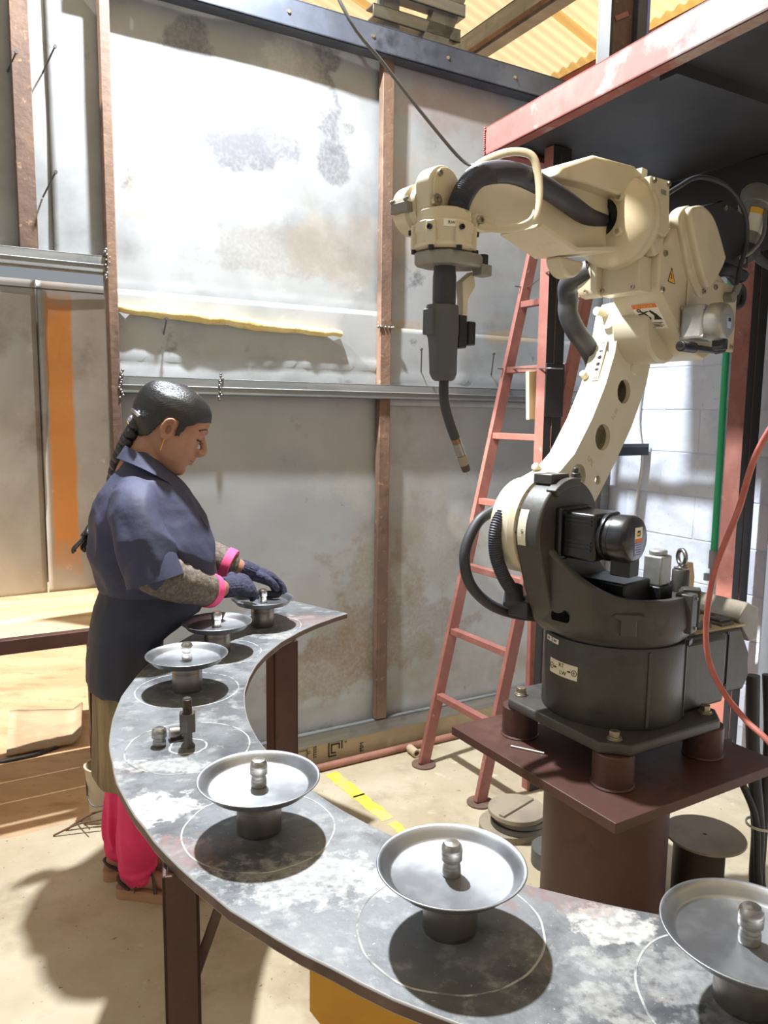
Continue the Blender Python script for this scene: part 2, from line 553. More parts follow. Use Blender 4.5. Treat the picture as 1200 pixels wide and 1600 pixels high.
def add_stains(m, stains, dist=0.6, nscale=8.0, speck=0.55):
    """marks with a shape of their own: (colour, (x, y, z), (rx, ry, rz), strength, boxy); a radius of 0 ignores that axis."""
    nt = m.node_tree
    n, l = nt.nodes, nt.links
    b = n['Principled BSDF']
    tc = n.new('ShaderNodeTexCoord')
    tx = n.new('ShaderNodeTexNoise')
    tx.inputs['Scale'].default_value = nscale
    tx.inputs['Detail'].default_value = 8
    tx.inputs['Roughness'].default_value = 0.65
    l.new(tc.outputs['Object'], tx.inputs['Vector'])
    tf = n.new('ShaderNodeTexNoise')
    tf.inputs['Scale'].default_value = 70
    tf.inputs['Detail'].default_value = 3
    l.new(tc.outputs['Object'], tf.inputs['Vector'])
    lk = b.inputs['Base Color'].links
    cur = lk[0].from_socket if lk else None
    base = b.inputs['Base Color'].default_value[:]
    for c2, pos, rad, strength, boxy in stains:
        mp = n.new('ShaderNodeMapping')
        sc = [1 / r if r else 0 for r in rad]
        mp.inputs['Scale'].default_value = sc
        mp.inputs['Location'].default_value = [-p * s for p, s in zip(pos, sc)]
        l.new(tc.outputs['Object'], mp.inputs['Vector'])
        if boxy:
            ab = n.new('ShaderNodeVectorMath')
            ab.operation = 'ABSOLUTE'
            l.new(mp.outputs[0], ab.inputs[0])
            sp = n.new('ShaderNodeSeparateXYZ')
            l.new(ab.outputs[0], sp.inputs[0])
            mxn = n.new('ShaderNodeMath')
            mxn.operation = 'MAXIMUM'
            l.new(sp.outputs[0], mxn.inputs[0])
            l.new(sp.outputs[2], mxn.inputs[1])
            dsock = mxn.outputs[0]
        else:
            ln = n.new('ShaderNodeVectorMath')
            ln.operation = 'LENGTH'
            l.new(mp.outputs[0], ln.inputs[0])
            dsock = ln.outputs['Value']
        ad = n.new('ShaderNodeMath')
        ad.operation = 'MULTIPLY_ADD'
        l.new(tx.outputs['Fac'], ad.inputs[0])
        ad.inputs[1].default_value = dist * 4
        l.new(dsock, ad.inputs[2])
        mr = n.new('ShaderNodeMapRange')
        mr.inputs['From Min'].default_value = 0.95 + dist * 2
        mr.inputs['From Max'].default_value = 0.70 + dist * 2
        mr.inputs['To Max'].default_value = strength
        l.new(ad.outputs[0], mr.inputs['Value'])
        mu = n.new('ShaderNodeMapRange')
        mu.inputs['From Min'].default_value = 0.35
        mu.inputs['From Max'].default_value = 0.6
        mu.inputs['To Min'].default_value = speck
        l.new(tf.outputs['Fac'], mu.inputs['Value'])
        mul = n.new('ShaderNodeMath')
        mul.operation = 'MULTIPLY'
        l.new(mr.outputs[0], mul.inputs[0])
        l.new(mu.outputs[0], mul.inputs[1])
        mx = n.new('ShaderNodeMix')
        mx.data_type = 'RGBA'
        l.new(mul.outputs[0], mx.inputs['Factor'])
        if cur is None:
            mx.inputs['A'].default_value = base
        else:
            l.new(cur, mx.inputs['A'])
        mx.inputs['B'].default_value = c2
        cur = mx.outputs['Result']
    l.new(cur, b.inputs['Base Color'])


zinc, brown, whit = G(112, 112, 118), G(176, 152, 116), G(212, 212, 208)
add_stains(M['sheet'], [
    (zinc, (-.55, 0, 2.80), (.10, 0, .10), .8, 0), (zinc, (-.51, 0, 2.68), (.10, 0, .16), .85, 0), (zinc, (-.45, 0, 2.55), (.13, 0, .13), .9, 0), (zinc, (-.36, 0, 2.46), (.16, 0, .09), .9, 0),
    (zinc, (-.24, 0, 2.51), (.14, 0, .09), .8, 0), (zinc, (-.30, 0, 2.63), (.035, 0, .15), .6, 0), (zinc, (-.05, 0, 2.86), (.11, 0, .12), .9, 0),
    (zinc, (-.01, 0, 2.70), (.075, 0, .17), .9, 0), (zinc, (.02, 0, 2.49), (.10, 0, .10), .8, 0), (brown, (-.66, 0, 2.26), (.22, 0, .12), .25, 0),
    (brown, (.08, 0, 2.15), (.28, 0, .16), .28, 0), (brown, (.40, 0, 2.35), (.16, 0, .26), .3, 0), (G(168, 132, 124), (.6, 0, 2.83), (.35, 0, .16), .35, 0),
    (brown, (.93, 0, 1.86), (.16, 0, .035), .7, 0), (brown, (.36, 0, 1.88), (.16, 0, .03), .5, 0), (G(138, 132, 124), (-.2, 0, 2.12), (.35, 0, .12), .5, 0), (whit, (-.15, 0, 2.75), (.18, 0, .2), .4, 0)], .5, 9)
add_stains(M['sheet_low'], [
    (G(120, 96, 66), (.30, 0, .55), (.5, 0, .22), .4, 0), (G(132, 108, 76), (.05, 0, .42), (.35, 0, .16), .5, 0), (G(150, 136, 110), (.45, 0, .9), (.4, 0, .3), .35, 0),
    (G(182, 178, 168), (.40, 0, 1.2), (.5, 0, .12), .4, 0), (G(140, 120, 90), (.2, 0, .7), (.16, 0, .3), .35, 0)])
add_stains(M['sheet_out'], [(G(222, 146, 70), (-.935, 0, 1.43), (.060, 0, .64), .95, 1), (G(206, 214, 226), (-1.0, 0, 2.03), (.6, 0, .08), .5, 0)], .10, 6, .92)  # orange streak; pale strip paints bright sky along the top edge
dust = G(206, 204, 198)
add_stains(M['fascia'], [(G(158, 150, 146), (0, -2.15, 0), (0, 1.0, 0), .75, 0)], .35, 7, .7)
add_stains(M['tabletop'], [
    (dust, (-1.08, -.72, 0), (.075, .06, 0), .9, 0), (dust, (-.66, -.93, 0), (.07, .045, 0), .5, 0), (dust, (-.35, -1.02, 0), (.09, .045, 0), .85, 0),
    (dust, (-.80, -.92, 0), (.13, .07, 0), .4, 0), (G(140, 98, 86), (-1.0, -.86, 0), (.08, .06, 0), .45, 0), (G(132, 94, 84), (-.42, -.95, 0), (.12, .06, 0), .5, 0),
    (dust, (-.22, -1.12, 0), (.22, .12, 0), .35, 0), (G(140, 100, 88), (-.9, .55, 0), (.16, .09, 0), .5, 0), (dust, (-1.0, .35, 0), (.08, .04, 0), .4, 0), (dust, (-1.12, -.55, 0), (.10, .03, 0), .4, 0)], .9, 22, .35)

# ------------------------------------------------------------------ floor and ground
bm = new()
n_ = 60
edge = [(-9.0 + 18.0 * i / n_) for i in range(n_ + 1)]
pts = [W(s, 0.03 + 0.05 * (mnoise.noise((s * 2.1, 3.3, 0))), 0) for s in edge]
front = [W(-9, -9, 0), W(9, -9, 0)]
top = [tuple(p) for p in pts] + [tuple(front[1]), tuple(front[0])]
loft(bm, [[(p[0], p[1], -0.12) for p in top], [(p[0], p[1], 0.0) for p in top]])
floor = obj('floor', bm, 'concrete')
struct(floor, 'worn beige concrete workshop floor', 'floor')
bm = new()
pl = [W(-30, 0.0, 0), W(30, 0.0, 0), W(30, 40, 0), W(-30, 40, 0)]
loft(bm, [[(p.x, p.y, -0.10) for p in pl], [(p.x, p.y, -0.012) for p in pl]])
ground = obj('ground', bm, 'dirt')
struct(ground, 'dry orange-brown dirt ground outside the sheet wall', 'ground')
# worn yellow line on the floor: three chipped lengths
for a, b_, w0 in ((0.0, .42, .030), (.40, .80, .026), (.84, 1.12, .020)):
    bm = new()
    A, B = Vector((-.21, 3.07, 0)), Vector((.09, 2.61, 0))
    d = (B - A).normalized()
    sd = Vector((d.y, -d.x, 0))
    L = (B - A).length
    k = 14
    lft = [A + d * L * (a + (b_ - a) * i / k) + sd * (w0 * (1 + .35 * mnoise.noise((i * .9, a * 9, 1)))) for i in range(k + 1)]
    rgtp = [A + d * L * (a + (b_ - a) * i / k) - sd * (w0 * (1 + .35 * mnoise.noise((i * .9, a * 9, 5)))) for i in range(k, -1, -1)]
    ring = lft + rgtp
    loft(bm, [[(p.x, p.y, 0.0002) for p in ring], [(p.x, p.y, 0.0012) for p in ring]])
    o = obj('painted_line', bm, 'yellow_line', floor)

# ------------------------------------------------------------------ back wall of sheet steel
bm = new()
box(bm, -1.6, 1.62, 0.035, 0.05, 2.0, 3.0)
box(bm, -0.84, 1.62, 0.035, 0.05, 0.0, 2.0)
wall_back = obj('wall_back', bm, 'sheet', loc=P0, rot=(0, 0, A30))
struct(wall_back, 'galvanised sheet steel wall on a rusty steel frame', 'wall')


def sheet(name, s0, s1, z0, z1, t, m, parent, amp=.006, dents=(), seed=0):
    bm = new()
    nx = max(4, int((s1 - s0) / .02))
    nz = max(4, int((z1 - z0) / .02))
    g = []
    for j in range(nz + 1):
        row = []
        for i in range(nx + 1):
            s = s0 + (s1 - s0) * i / nx
            z = z0 + (z1 - z0) * j / nz
            y = amp * (mnoise.noise((s * 1.7 + seed, z * 1.5, seed)) + .45 * mnoise.noise((s * 5 + seed, z * 5, 2 + seed)))
            for (zd, wd, hd, fq) in dents:
                y -= hd * math.exp(-((z - zd + .006 * mnoise.noise((s * 8, 1, 1))) / wd) ** 2) * (.55 + .6 * mnoise.noise((s * fq, zd, seed)))
            row.append(bm.verts.new((s, t + y, z)))
        g.append(row)
    for j in range(nz):
        for i in range(nx):
            bm.faces.new((g[j][i], g[j][i + 1], g[j + 1][i + 1], g[j + 1][i]))
    o = obj(name, bm, m, parent, smooth=180)
    sm = o.modifiers.new('thick', 'SOLIDIFY')
    sm.thickness = .0025
    sm.offset = 0
    return o


sheet('sheet', -1.58, -1.0, 1.99, 3.0, .014, 'sheet', wall_back, .006, seed=3)
sheet('sheet', -1.015, -0.83, 1.99, 3.0, .004, 'sheet', wall_back, .004, seed=5)
sheet('sheet', -0.86, 0.26, 1.895, 3.0, .016, 'sheet', wall_back, .006, ((1.93, .008, .006, 9),), seed=1)
sheet('sheet', 0.235, 1.60, 1.82, 3.0, .012, 'sheet', wall_back, .005, ((1.86, .008, .005, 9),), seed=8)
sheet('sheet', -0.86, 0.26, 1.58, 1.925, .002, 'sheet', wall_back, .003, ((1.70, .008, .010, 26), (1.64, .010, .006, 11)), seed=12)
sheet('sheet', 0.235, 1.60, 1.54, 1.865, .000, 'sheet', wall_back, .003, ((1.655, .010, .012, 16), (1.60, .012, .006, 22)), seed=14)
sheet('sheet', -0.86, 0.25, 0.10, 1.60, .012, 'sheet_low', wall_back, .006, ((.27, .012, .003, 6),), seed=21)
sheet('sheet', 0.235, 1.60, 0.10, 1.60, .014, 'sheet_low', wall_back, .007, ((.27, .012, .003, 6),), seed=23)
kick = sheet('kick_sheet', -0.86, 1.60, 0.0, 0.125, .000, 'sheet_dust', wall_back, .002, seed=31)


def rail(name, s0, s1, z0, z1, depth, m, lip=True):
    bm = new()
    box(bm, s0, s1, -depth, -depth + .006, z0, z1)
    box(bm, s0, s1, -depth, -.002, z1 - .006, z1)
    if lip:
        box(bm, s0, s1, -depth, -.002, z0, z0 + .006)
        box(bm, s0, s1, -depth - .003, -depth, z0 + (z1 - z0) * .42, z0 + (z1 - z0) * .50)
    return obj(name, bm, m, wall_back, bevel=.0015, seg=1)


def wpost(s0, s1, z0, z1, depth, m='rust_post'):
    bm = new()
    box(bm, s0, s1, -depth, -.001, z0, z1)
    return obj('post', bm, m, wall_back, bevel=.003)


wpost(-1.125, -1.068, 2.02, 3.02, .04)
wpost(-0.858, -0.826, 0.0, 3.02, .055)
wpost(0.218, 0.270, 0.17, 2.92, .036)
wpost(1.50, 1.555, 0.0, 2.9, .05, 'steel_blue')
rail('rail', -1.6, -0.858, 1.965, 2.022, .045, 'steel_blue')
rail('rail', -0.826, 1.50, 1.565, 1.625, .05, 'steel_blue')
rail('rail', -0.826, 1.52, 0.108, 0.165, .03, 'steel_blue', False)
bm = new()
box(bm, -0.9, 1.62, -.07, -.062, 2.90, 3.0)
box(bm, -0.9, 1.62, -.07, .0, 2.992, 3.0)
box(bm, -0.9, 1.62, -.07, .0, 2.90, 2.908)
beam = obj('top_beam', bm, 'beam_dark', wall_back, bevel=.002)
for s in (-.55, -.2, .15, .5, .85, 1.2):
    bm = new()
    cyl(bm, (s, -.07, 2.95), (s, -.074, 2.95), .007, seg=10)
    obj('rivet', bm, 'bolt', beam)
# weld blobs where the rails meet the posts
for s, z, t in ((-.856, 2.0, -.05), (-.824, 1.60, -.055), (-.47, 1.60, -.052), (.245, 1.86, -.038)):
    bm = new()
    for k in range(12):
        bmesh.ops.create_icosphere(bm, subdivisions=1, radius=.0055 + .002 * random.random(), matrix=Matrix.Translation((s + random.uniform(-.008, .008), t, z + (k - 6) * .0085 * (1 if abs(z - 1.86) > .01 else 0) + (0 if abs(z - 1.86) > .01 else 0))) @ Matrix.Translation(((k - 6) * .007 if abs(z - 1.86) < .01 else 0, 0, 0)))
    obj('weld_bead', bm, 'steel', wall_back, smooth=180)
# hook bolts poking out of the sheets
for s, z, ds, dz, dt in ((-1.0, 2.64, -.03, -.055, .05), (-1.013, 2.26, -.03, -.06, .05), (-1.112, 2.60, -.02, -.03, .045), (.389, 1.775, .06, -.10, .05), (.77, 1.775, .06, -.10, .05), (-.66, 1.83, .0, -.06, .012)):
    bm = new()
    cyl(bm, (s + ds, .01, z + dz), (s, -dt - .035, z), .0028, seg=8)
    cyl(bm, (s, -dt - .037, z), (s, -dt - .029, z), .006, seg=8)
    obj('hook_bolt', bm, 'rebar', wall_back, smooth=60)
# crumpled foam strip along the seam
bm = new()
sp = [(-.825 + .87 * i / 24, -.012 - .012 * random.random(), 1.857 - .036 * i / 24 + .004 * random.uniform(-1, 1)) for i in range(25)]
tube(bm, sp, 0, 8, rfun=lambda i, n: .013 + .010 * math.sin(PI * min(1, i / n * .9 + .1)) * (.7 + .5 * random.random()), flat=.9)
fs = obj('foam_strip', bm, 'foam', smooth=60, loc=P0, rot=(0, 0, A30))
tag(fs, 'crumpled yellow foam strip stuck along the seam of the sheet wall', 'foam strip')
# printed marks on the kick sheet
for body, s, z, sz in (('TI', -.088, .072, .020), ('STEEL', -.062, .070, .022), ('MM', .165, .045, .028), ('IS', .085, .085, .014)):
    text_mesh('printed_text', body, sz, 'ink', kick, face_mtx((s, -.0045, z), (0, 0, 1), (-1, 0, 0)), .0008)
bm = new()
for q in range(2):
    r0 = .034 - q * .013
    for (x0, x1, z0, z1) in ((-r0, r0, r0 - .005, r0), (-r0, -r0 + .005, -r0, r0), (r0 - .005, r0, -r0 * .2, r0), (-r0, r0 * .1, -r0, -r0 + .005)):
        box(bm, .035 + x0, .035 + x1, -.0052, -.0042, .066 + z0, .066 + z1)
box(bm, -.17, -.098, -.0052, -.0042, .085, .087)
box(bm, -.10, -.098, -.0052, -.0042, .03, .115)
obj('printed_mark', bm, 'ink', kick)

# ------------------------------------------------------------------ open bay at the left: outer sheets, bench
bm = new()
box(bm, -2.4, -.6, .625, .632, 0.78, 2.0)
wall_outer = obj('wall_outer', bm, 'sheet_out', loc=P0, rot=(0, 0, A30))
struct(wall_outer, 'rust-streaked reflective outer sheet wall behind the open bay', 'wall')
sheet('sheet', -2.3, -1.019, .74, 2.02, .60, 'sheet_out', wall_outer, .006, seed=41)
sheet('sheet', -1.013, -.55, .74, 2.02, .604, 'sheet_out', wall_outer, .006, seed=43)
bm = new()
box(bm, -2.3, -.55, .595, .60, 1.985, 1.99)
obj('tie_wire', bm, 'rebar', wall_outer)
bench = empty('plywood_bench', W(-1.5, .3, 0), A30)
tag(bench, 'sunlit plywood bench with a brown steel front bar in the open bay', 'bench')
for k in range(3):
    bm = new()
    box(bm, -.85, .66, -.27 + k * .187, -.27 + k * .187 + .183, .702, .722)
    obj('plank', bm, 'wood', bench, bevel=.002)
bm = new()
box(bm, -.85, .64, -.325, -.285, .676, .726)
obj('front_bar', bm, 'red_brown', bench, bevel=.002)
for x, y in ((-.8, -.28), (-.8, .24), (.64, .24)):
    bm = new()
    box(bm, x - .02, x + .02, y - .02, y + .02, -.012, .70)
    obj('leg', bm, 'red_brown', bench)
# dusty sheet piece on the dirt
bm = new()
c4 = [Vector((-1.875, 3.71, 0)), Vector((-1.52, 3.74, 0)), Vector((-1.37, 3.345, 0)), Vector((-1.64, 3.2, 0))]
g = []
for j in range(9):
    row = []
    for i in range(9):
        a = c4[0].lerp(c4[1], i / 8)
        b_ = c4[3].lerp(c4[2], i / 8)
        p = a.lerp(b_, j / 8)
        row.append(bm.verts.new((p.x, p.y, .002 + .018 * abs(mnoise.noise((i * .3, j * .35, 2))) + (.03 if i == 8 else 0))))
    g.append(row)
for j in range(8):
    for i in range(8):
        bm.faces.new((g[j][i], g[j][i + 1], g[j + 1][i + 1], g[j + 1][i]))
o = obj('sacking_sheet', bm, 'gunny', smooth=180)
o.modifiers.new('thick', 'SOLIDIFY').thickness = .006
tag(o, 'square dusty brown sheet lying on the dirt outside', 'sheet')
bm = new()
tube(bm, spline([(-2.2, 3.2, -.004), (-1.75, 3.13, -.004), (-1.55, 3.2, -.002), (-1.46, 3.3, -.002)], 8), .008, 8)
o = obj('ground_cable', bm, 'black_rubber', smooth=60)
tag(o, 'dark cable curving over the dirt beside the brown sheet', 'cable')
# bucket with sticks
bk = empty('bucket', (-1.02, 2.71, 0))
tag(bk, 'small cement-splashed bucket standing behind the woman', 'bucket')
bm = new()
lathe(bm, [(0, 0), (.062, 0), (.075, .2), (.079, .2), (.079, .206), (.071, .206), (.06, .01), (0, .01)], 28)
obj('shell', bm, 'bucket', bk, smooth=50)
bm = new()
tube(bm, spline([(.077, 0, .19), (.05, -.07, .10), (-.03, -.085, .09), (-.077, 0, .19)], 6), .003, 6)
obj('bail_handle', bm, 'rebar', bk, smooth=60)
for k, (a, b_) in enumerate((((-1.13, 2.60, .004), (-.98, 2.64, .07)), ((-1.16, 2.56, .004), (-1.0, 2.60, .045)), ((-1.12, 2.66, .004), (-1.03, 2.56, .03)))):
    bm = new()
    m_ = (Vector(a) + Vector(b_)) / 2 + Vector((0, 0, .012))
    tube(bm, spline([a, m_, b_], 6), .0045 - .001 * k, 7)
    o = obj('dry_stick', bm, 'stick', smooth=60)
    tag(o, ['longest of the dry sticks leaning by the small bucket', 'middle dry stick leaning by the small bucket', 'shortest dry stick lying by the small bucket'][k], 'stick', 'dry sticks by the bucket')

# ------------------------------------------------------------------ whitewashed block wall on the right
bm = new()
box(bm, 1.567, 1.74, -2.6, .06, 0, 2.9)
wall_right = obj('wall_right', bm, 'mortar', loc=P0, rot=(0, 0, A30))
struct(wall_right, 'whitewashed concrete block wall behind the robot', 'wall')
bw, bh = .40, .195
bm0 = new()
box(bm0, 0, .016, -bw / 2 + .002, bw / 2 - .002, .002, bh - .002)
b0 = obj('block', bm0, 'block', wall_right, bevel=.004)
first = True
for j in range(14):
    for i in range(7):
        yc = .04 - bw * (i + .5) - (bw / 2 if j % 2 else 0) + (bw / 2 if j % 2 else 0) * 0
        if yc < -2.5:
            continue
        o = b0 if first else b0.copy()
        if not first:
            COL.objects.link(o)
        first = False
        o.location = (1.5615 + random.uniform(0, .003), yc, -.02 + j * bh + (.02 if j == 0 else 0))


def on_right(name, pts, r, m, label, cat, seg=12):
    bm = new()
    tube(bm, pts, r, seg)
    o = obj(name, bm, m, smooth=60, loc=P0, rot=(0, 0, A30))
    tag(o, label, cat)
    return o


gp = empty('green_pipe', W(1.53, -.70, .90), A30)
tag(gp, 'green plastic pipe running up the whitewashed block wall', 'pipe')
bm = new()
tube(bm, [(0, 0, 0), (0, -.0, .4), (0, .004, .8), (0, .008, 1.4)], .014, 12)
obj('pipe', bm, 'green_pipe', gp, smooth=60)
bm = new()
lathe(bm, [(.014, -.05), (.019, -.05), (.019, .03), (.014, .03)], 14)
lathe(bm, [(.010, -.12), (.012, -.09), (.012, -.05), (0, -.05)], 12)
cyl(bm, (-.03, 0, -.085), (.03, 0, -.085), .009, seg=10)
cyl(bm, (-.034, 0, -.10), (-.034, 0, -.07), .014, seg=10)
obj('tap', bm, 'grey_pipe', gp, smooth=50)
on_right('grey_conduit', [(1.54, -.755, .70), (1.54, -.75, 1.4), (1.54, -.745, 2.4)], .016, 'grey_pipe', 'grey conduit on the block wall just right of the green pipe', 'conduit')
on_right('grey_drain_pipe', [(1.53, -.98, .0), (1.53, -.98, 1.2), (1.53, -.98, 2.4)], .03, 'grey_pipe', 'thick grey pipe on the block wall right of the platform post', 'pipe', 16)
on_right('white_cable', spline([(1.55, -.15, 2.3), (1.548, -.24, 1.85), (1.548, -.225, 1.5), (1.548, -.26, 1.3), (1.548, -.235, 1.05), (1.548, -.25, .8), (1.548, -.24, .55)], 6), .006, 'white_cable', 'thin white cable hanging down the whitewashed block wall', 'cable', 8)
bm = new()
box(bm, 1.20, 1.545, -.30, -.26, 1.325, 1.365)
box(bm, 1.20, 1.545, -.30, -.294, 1.325, 1.38)
o = obj('wall_bracket', bm, 'beam_dark', loc=P0, rot=(0, 0, A30), bevel=.002)
tag(o, 'dark steel bracket bar sticking out in front of the block wall', 'bracket')
bm = new()
box(bm, 1.36, 1.42, -.10, -.05, 0, 1.32)
o = obj('short_post', bm, 'rust_post', loc=P0, rot=(0, 0, A30), bevel=.002)
tag(o, 'short rusty steel post in the corner behind the robot arm', 'post')

# left side wall outside the frame, added to keep the sun out
bm = new()
box(bm, -2.6, -2.5, -5.0, 0.02, 0, 4.2)
o = obj('wall_sun_block', bm, 'sheet', loc=P0, rot=(0, 0, A30))
struct(o, 'unseen sheet wall added at the far left to block the sun', 'wall')

# ------------------------------------------------------------------ mezzanine over the robot
mez = empty('ceiling_mezzanine', P0, A30)
struct(mez, 'low steel mezzanine platform with chalky red edge beam over the robot', 'platform')
ZB = 2.45
e0, e1 = Vector((.413, -.453, 0)), Vector((.26, -3.2, 0))
bm = new()
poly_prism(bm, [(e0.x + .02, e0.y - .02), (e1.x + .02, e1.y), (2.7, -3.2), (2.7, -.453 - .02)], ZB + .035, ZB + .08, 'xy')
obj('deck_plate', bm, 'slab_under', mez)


def channel(name, a, b, h, m, inward, parent):
    """C channel from a to b, web outside, flanges turned inward."""
    a, b, iw = Vector(a), Vector(b), Vector(inward).normalized()
    bm = new()
    for (o0, o1, z0, z1) in ((0, .007, 0, h), (0, .05, 0, .007), (0, .05, h - .007, h)):
        q = [a + iw * o0, b + iw * o0, b + iw * o1, a + iw * o1]
        loft(bm, [[(p.x, p.y, ZB + z0) for p in q], [(p.x, p.y, ZB + z1) for p in q]])
    return obj(name, bm, m, parent, bevel=.0015, seg=1)


bm = new()
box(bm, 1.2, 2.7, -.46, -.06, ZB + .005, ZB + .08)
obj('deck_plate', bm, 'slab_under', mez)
channel('edge_beam', e0, e1, .10, 'fascia', (1, 0, 0), mez)
channel('edge_beam', e0, (2.7, e0.y, 0), .10, 'fascia', (0, -1, 0), mez)
for tt in (-1.25, -2.1):
    bm = new()
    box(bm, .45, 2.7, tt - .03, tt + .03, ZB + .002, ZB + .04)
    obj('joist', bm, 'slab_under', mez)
bm = new()
for k in range(13):
    bmesh.ops.create_icosphere(bm, subdivisions=1, radius=.005, matrix=Matrix.Translation((e0.x - .003, e0.y - .002 + random.uniform(-.002, .002), ZB + .004 + k * .0077)))
obj('weld_bead', bm, 'fascia', mez, smooth=180)


def mpost(x, y, w, d, name='post'):
    bm = new()
    box(bm, x, x + w, y, y + d, 0, ZB + .03)
    box(bm, x + w * .42, x + w * .47, y - .003, y, 0, ZB)
    box(bm, x + .012, x + w - .012, y + d, y + d + .003, 0, ZB)
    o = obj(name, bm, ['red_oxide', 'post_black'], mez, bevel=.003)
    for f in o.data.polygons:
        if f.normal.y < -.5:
            f.material_index = 1  # shaded front of the red post, its darkness put in as black colour
    return o


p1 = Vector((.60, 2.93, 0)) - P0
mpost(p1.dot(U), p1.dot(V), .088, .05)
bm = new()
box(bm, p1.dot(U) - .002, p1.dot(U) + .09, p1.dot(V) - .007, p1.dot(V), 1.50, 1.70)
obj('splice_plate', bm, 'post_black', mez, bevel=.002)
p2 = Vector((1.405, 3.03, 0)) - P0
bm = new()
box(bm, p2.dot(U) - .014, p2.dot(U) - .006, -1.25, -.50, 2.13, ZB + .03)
obj('dark_fill_plate', bm, 'post_black', mez, bevel=.001)  # added black plate, darkens the view under the platform behind the elbow
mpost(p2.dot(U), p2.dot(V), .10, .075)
# column standing on the platform
col_ = empty('roof_column', P0, A30)
struct(col_, 'brown and black steel roof column standing on the platform', 'column')
pc = Vector((.665, 2.5, 0)) - P0
cs, ct = pc.dot(U), pc.dot(V)
bm = new()
box(bm, cs, cs + .10, ct, ct + .05, ZB + .08, 3.55)
obj('web', bm, 'rust_post', col_, bevel=.002)
bm = new()
box(bm, cs - .012, cs, ct - .02, ct + .03, ZB + .08, 3.55)
obj('flange', bm, 'post_black', col_, bevel=.002)
bm = new()
box(bm, cs + .10, cs + .14, ct - .02, ct + .05, ZB + .08, 3.55)
obj('flange', bm, 'beam_dark', col_, bevel=.002)
bm = new()
box(bm, cs + .14, cs + .152, ct - .02, ct + .05, ZB + .08, 3.55)
obj('blue_edge', bm, 'blue_post', col_)
bm = new()
box(bm, -.03, .03, -.003, 0, -.007, .007, Matrix.Translation((cs + .05, ct, 2.72)) @ Matrix.Rotation(R(-28), 4, 'Y'))
obj('red_paint_mark', bm, 'red_oxide', col_)
bm = new()
box(bm, 2.2, 2.24, -2.2, .6, ZB + .10, 4.0)
wf = obj('wall_far', bm, 'cream_wall', loc=P0, rot=(0, 0, A30))
struct(wf, 'pale cream wall seen above the platform', 'wall')

# ------------------------------------------------------------------ corrugated roof, purlins and the steel rack above the wall
roof = empty('ceiling', P0, A30)
struct(roof, 'corrugated translucent roof sheets glowing orange over steel purlins', 'roof')
SL = math.tan(R(17))


def roof_z(s):
    return 3.74 - SL * (s - 1.35)


def roof_sheet(s0, s1, t0, t1, lift=0):
    bm = new()
    pitch_ = .076
    n = int((t1 - t0) / pitch_ * 6)
    a, b = [], []
    for i in range(n + 1):
        t = t0 + (t1 - t0) * i / n
        dz = .010 * math.sin(2 * PI * t / pitch_)
        a.append(bm.verts.new((s0, t, roof_z(s0) + dz + lift)))
        b.append(bm.verts.new((s1, t, roof_z(s1) + dz + lift)))
    for i in range(n):
        bm.faces.new((a[i], a[i + 1], b[i + 1], b[i]))
    return obj('roof_sheet', bm, 'roof', roof, smooth=180)


for k in range(11):
    t0 = -5.6 + k * .874
    roof_sheet(.35 if t0 > -.5 else -2.7, 2.05, t0, t0 + .95, .004 * (k % 2) + .012)
    roof_sheet(1.95, 4.2, t0, t0 + .95, .004 * (k % 2))


def purlin(s, w, h, m, name='purlin', t0=-5.6, t1=4.2):
    bm = new()
    z = roof_z(s) - .03
    box(bm, s - w / 2, s + w / 2, t0, t1, z - .008, z)
    box(bm, s - w / 2, s - w / 2 + .007, t0, t1, z - h, z)
    box(bm, s - w / 2, s + w / 2, t0, t1, z - h, z - h + .008)
    return obj(name, bm, m, roof, bevel=.001, seg=1)


purlin(1.42, .09, .14, 'steel_blue')
purlin(1.98, .05, .05, 'fascia')
purlin(2.75, .08, .10, 'pine')
bm = new()
tube(bm, [(1.36, -5, roof_z(1.36) - .17), (1.36, 4, roof_z(1.36) - .17)], .012, 8)
obj('conduit', bm, 'rust_post', roof, smooth=60)
purlin(0.2, .09, .14, 'steel_blue')
purlin(-1.1, .09, .14, 'steel_blue', t1=-.4)
bm = new()
for i in range(2):
    box(bm, -.1, 3.4, 1.1 + i * 2.1, 1.2 + i * 2.1, 3.02, 3.10)
obj('tie_beam', bm, 'rust_post', roof)
# steel rack behind the top beam
rk = empty('steel_rack', P0, A30)
tag(rk, 'grey steel channel rack sticking up behind the top of the sheet wall', 'rack')
bm = new()
box(bm, .36, .44, .22, .28, 2.98, 3.42)
obj('upright', bm, 'steel_blue', rk, bevel=.002)
for z0, tt, s1_ in ((3.27, .18, .76), (3.17, .20, .75)):
    bm = new()
    box(bm, .30, s1_, tt, tt + .008, z0, z0 + .055)
    box(bm, .30, s1_, tt, tt + .07, z0 + .048, z0 + .055)
    box(bm, .30, s1_, tt, tt + .07, z0, z0 + .007)
    obj('channel', bm, 'steel_blue', rk, bevel=.0015, seg=1)
bm = new()
bar(bm, (.75, .22, 3.15), (.50, .20, 3.03), .05, .03)
obj('diagonal', bm, 'steel_blue', rk, bevel=.0015)
bm = new()
box(bm, .30, .74, .30, .5, 3.12, 3.13)
obj('shelf_plate', bm, 'rust_post', rk)
bm = new()
box(bm, -.12, .0, .2, .25, 2.98, 3.6, Matrix.Translation((.1, 0, 0)) @ Matrix.Rotation(R(24), 4, 'Y') @ Matrix.Translation((-.75, 0, .0)))
obj('leaning_channel', bm, 'steel_blue', rk, bevel=.002)
bm = new()
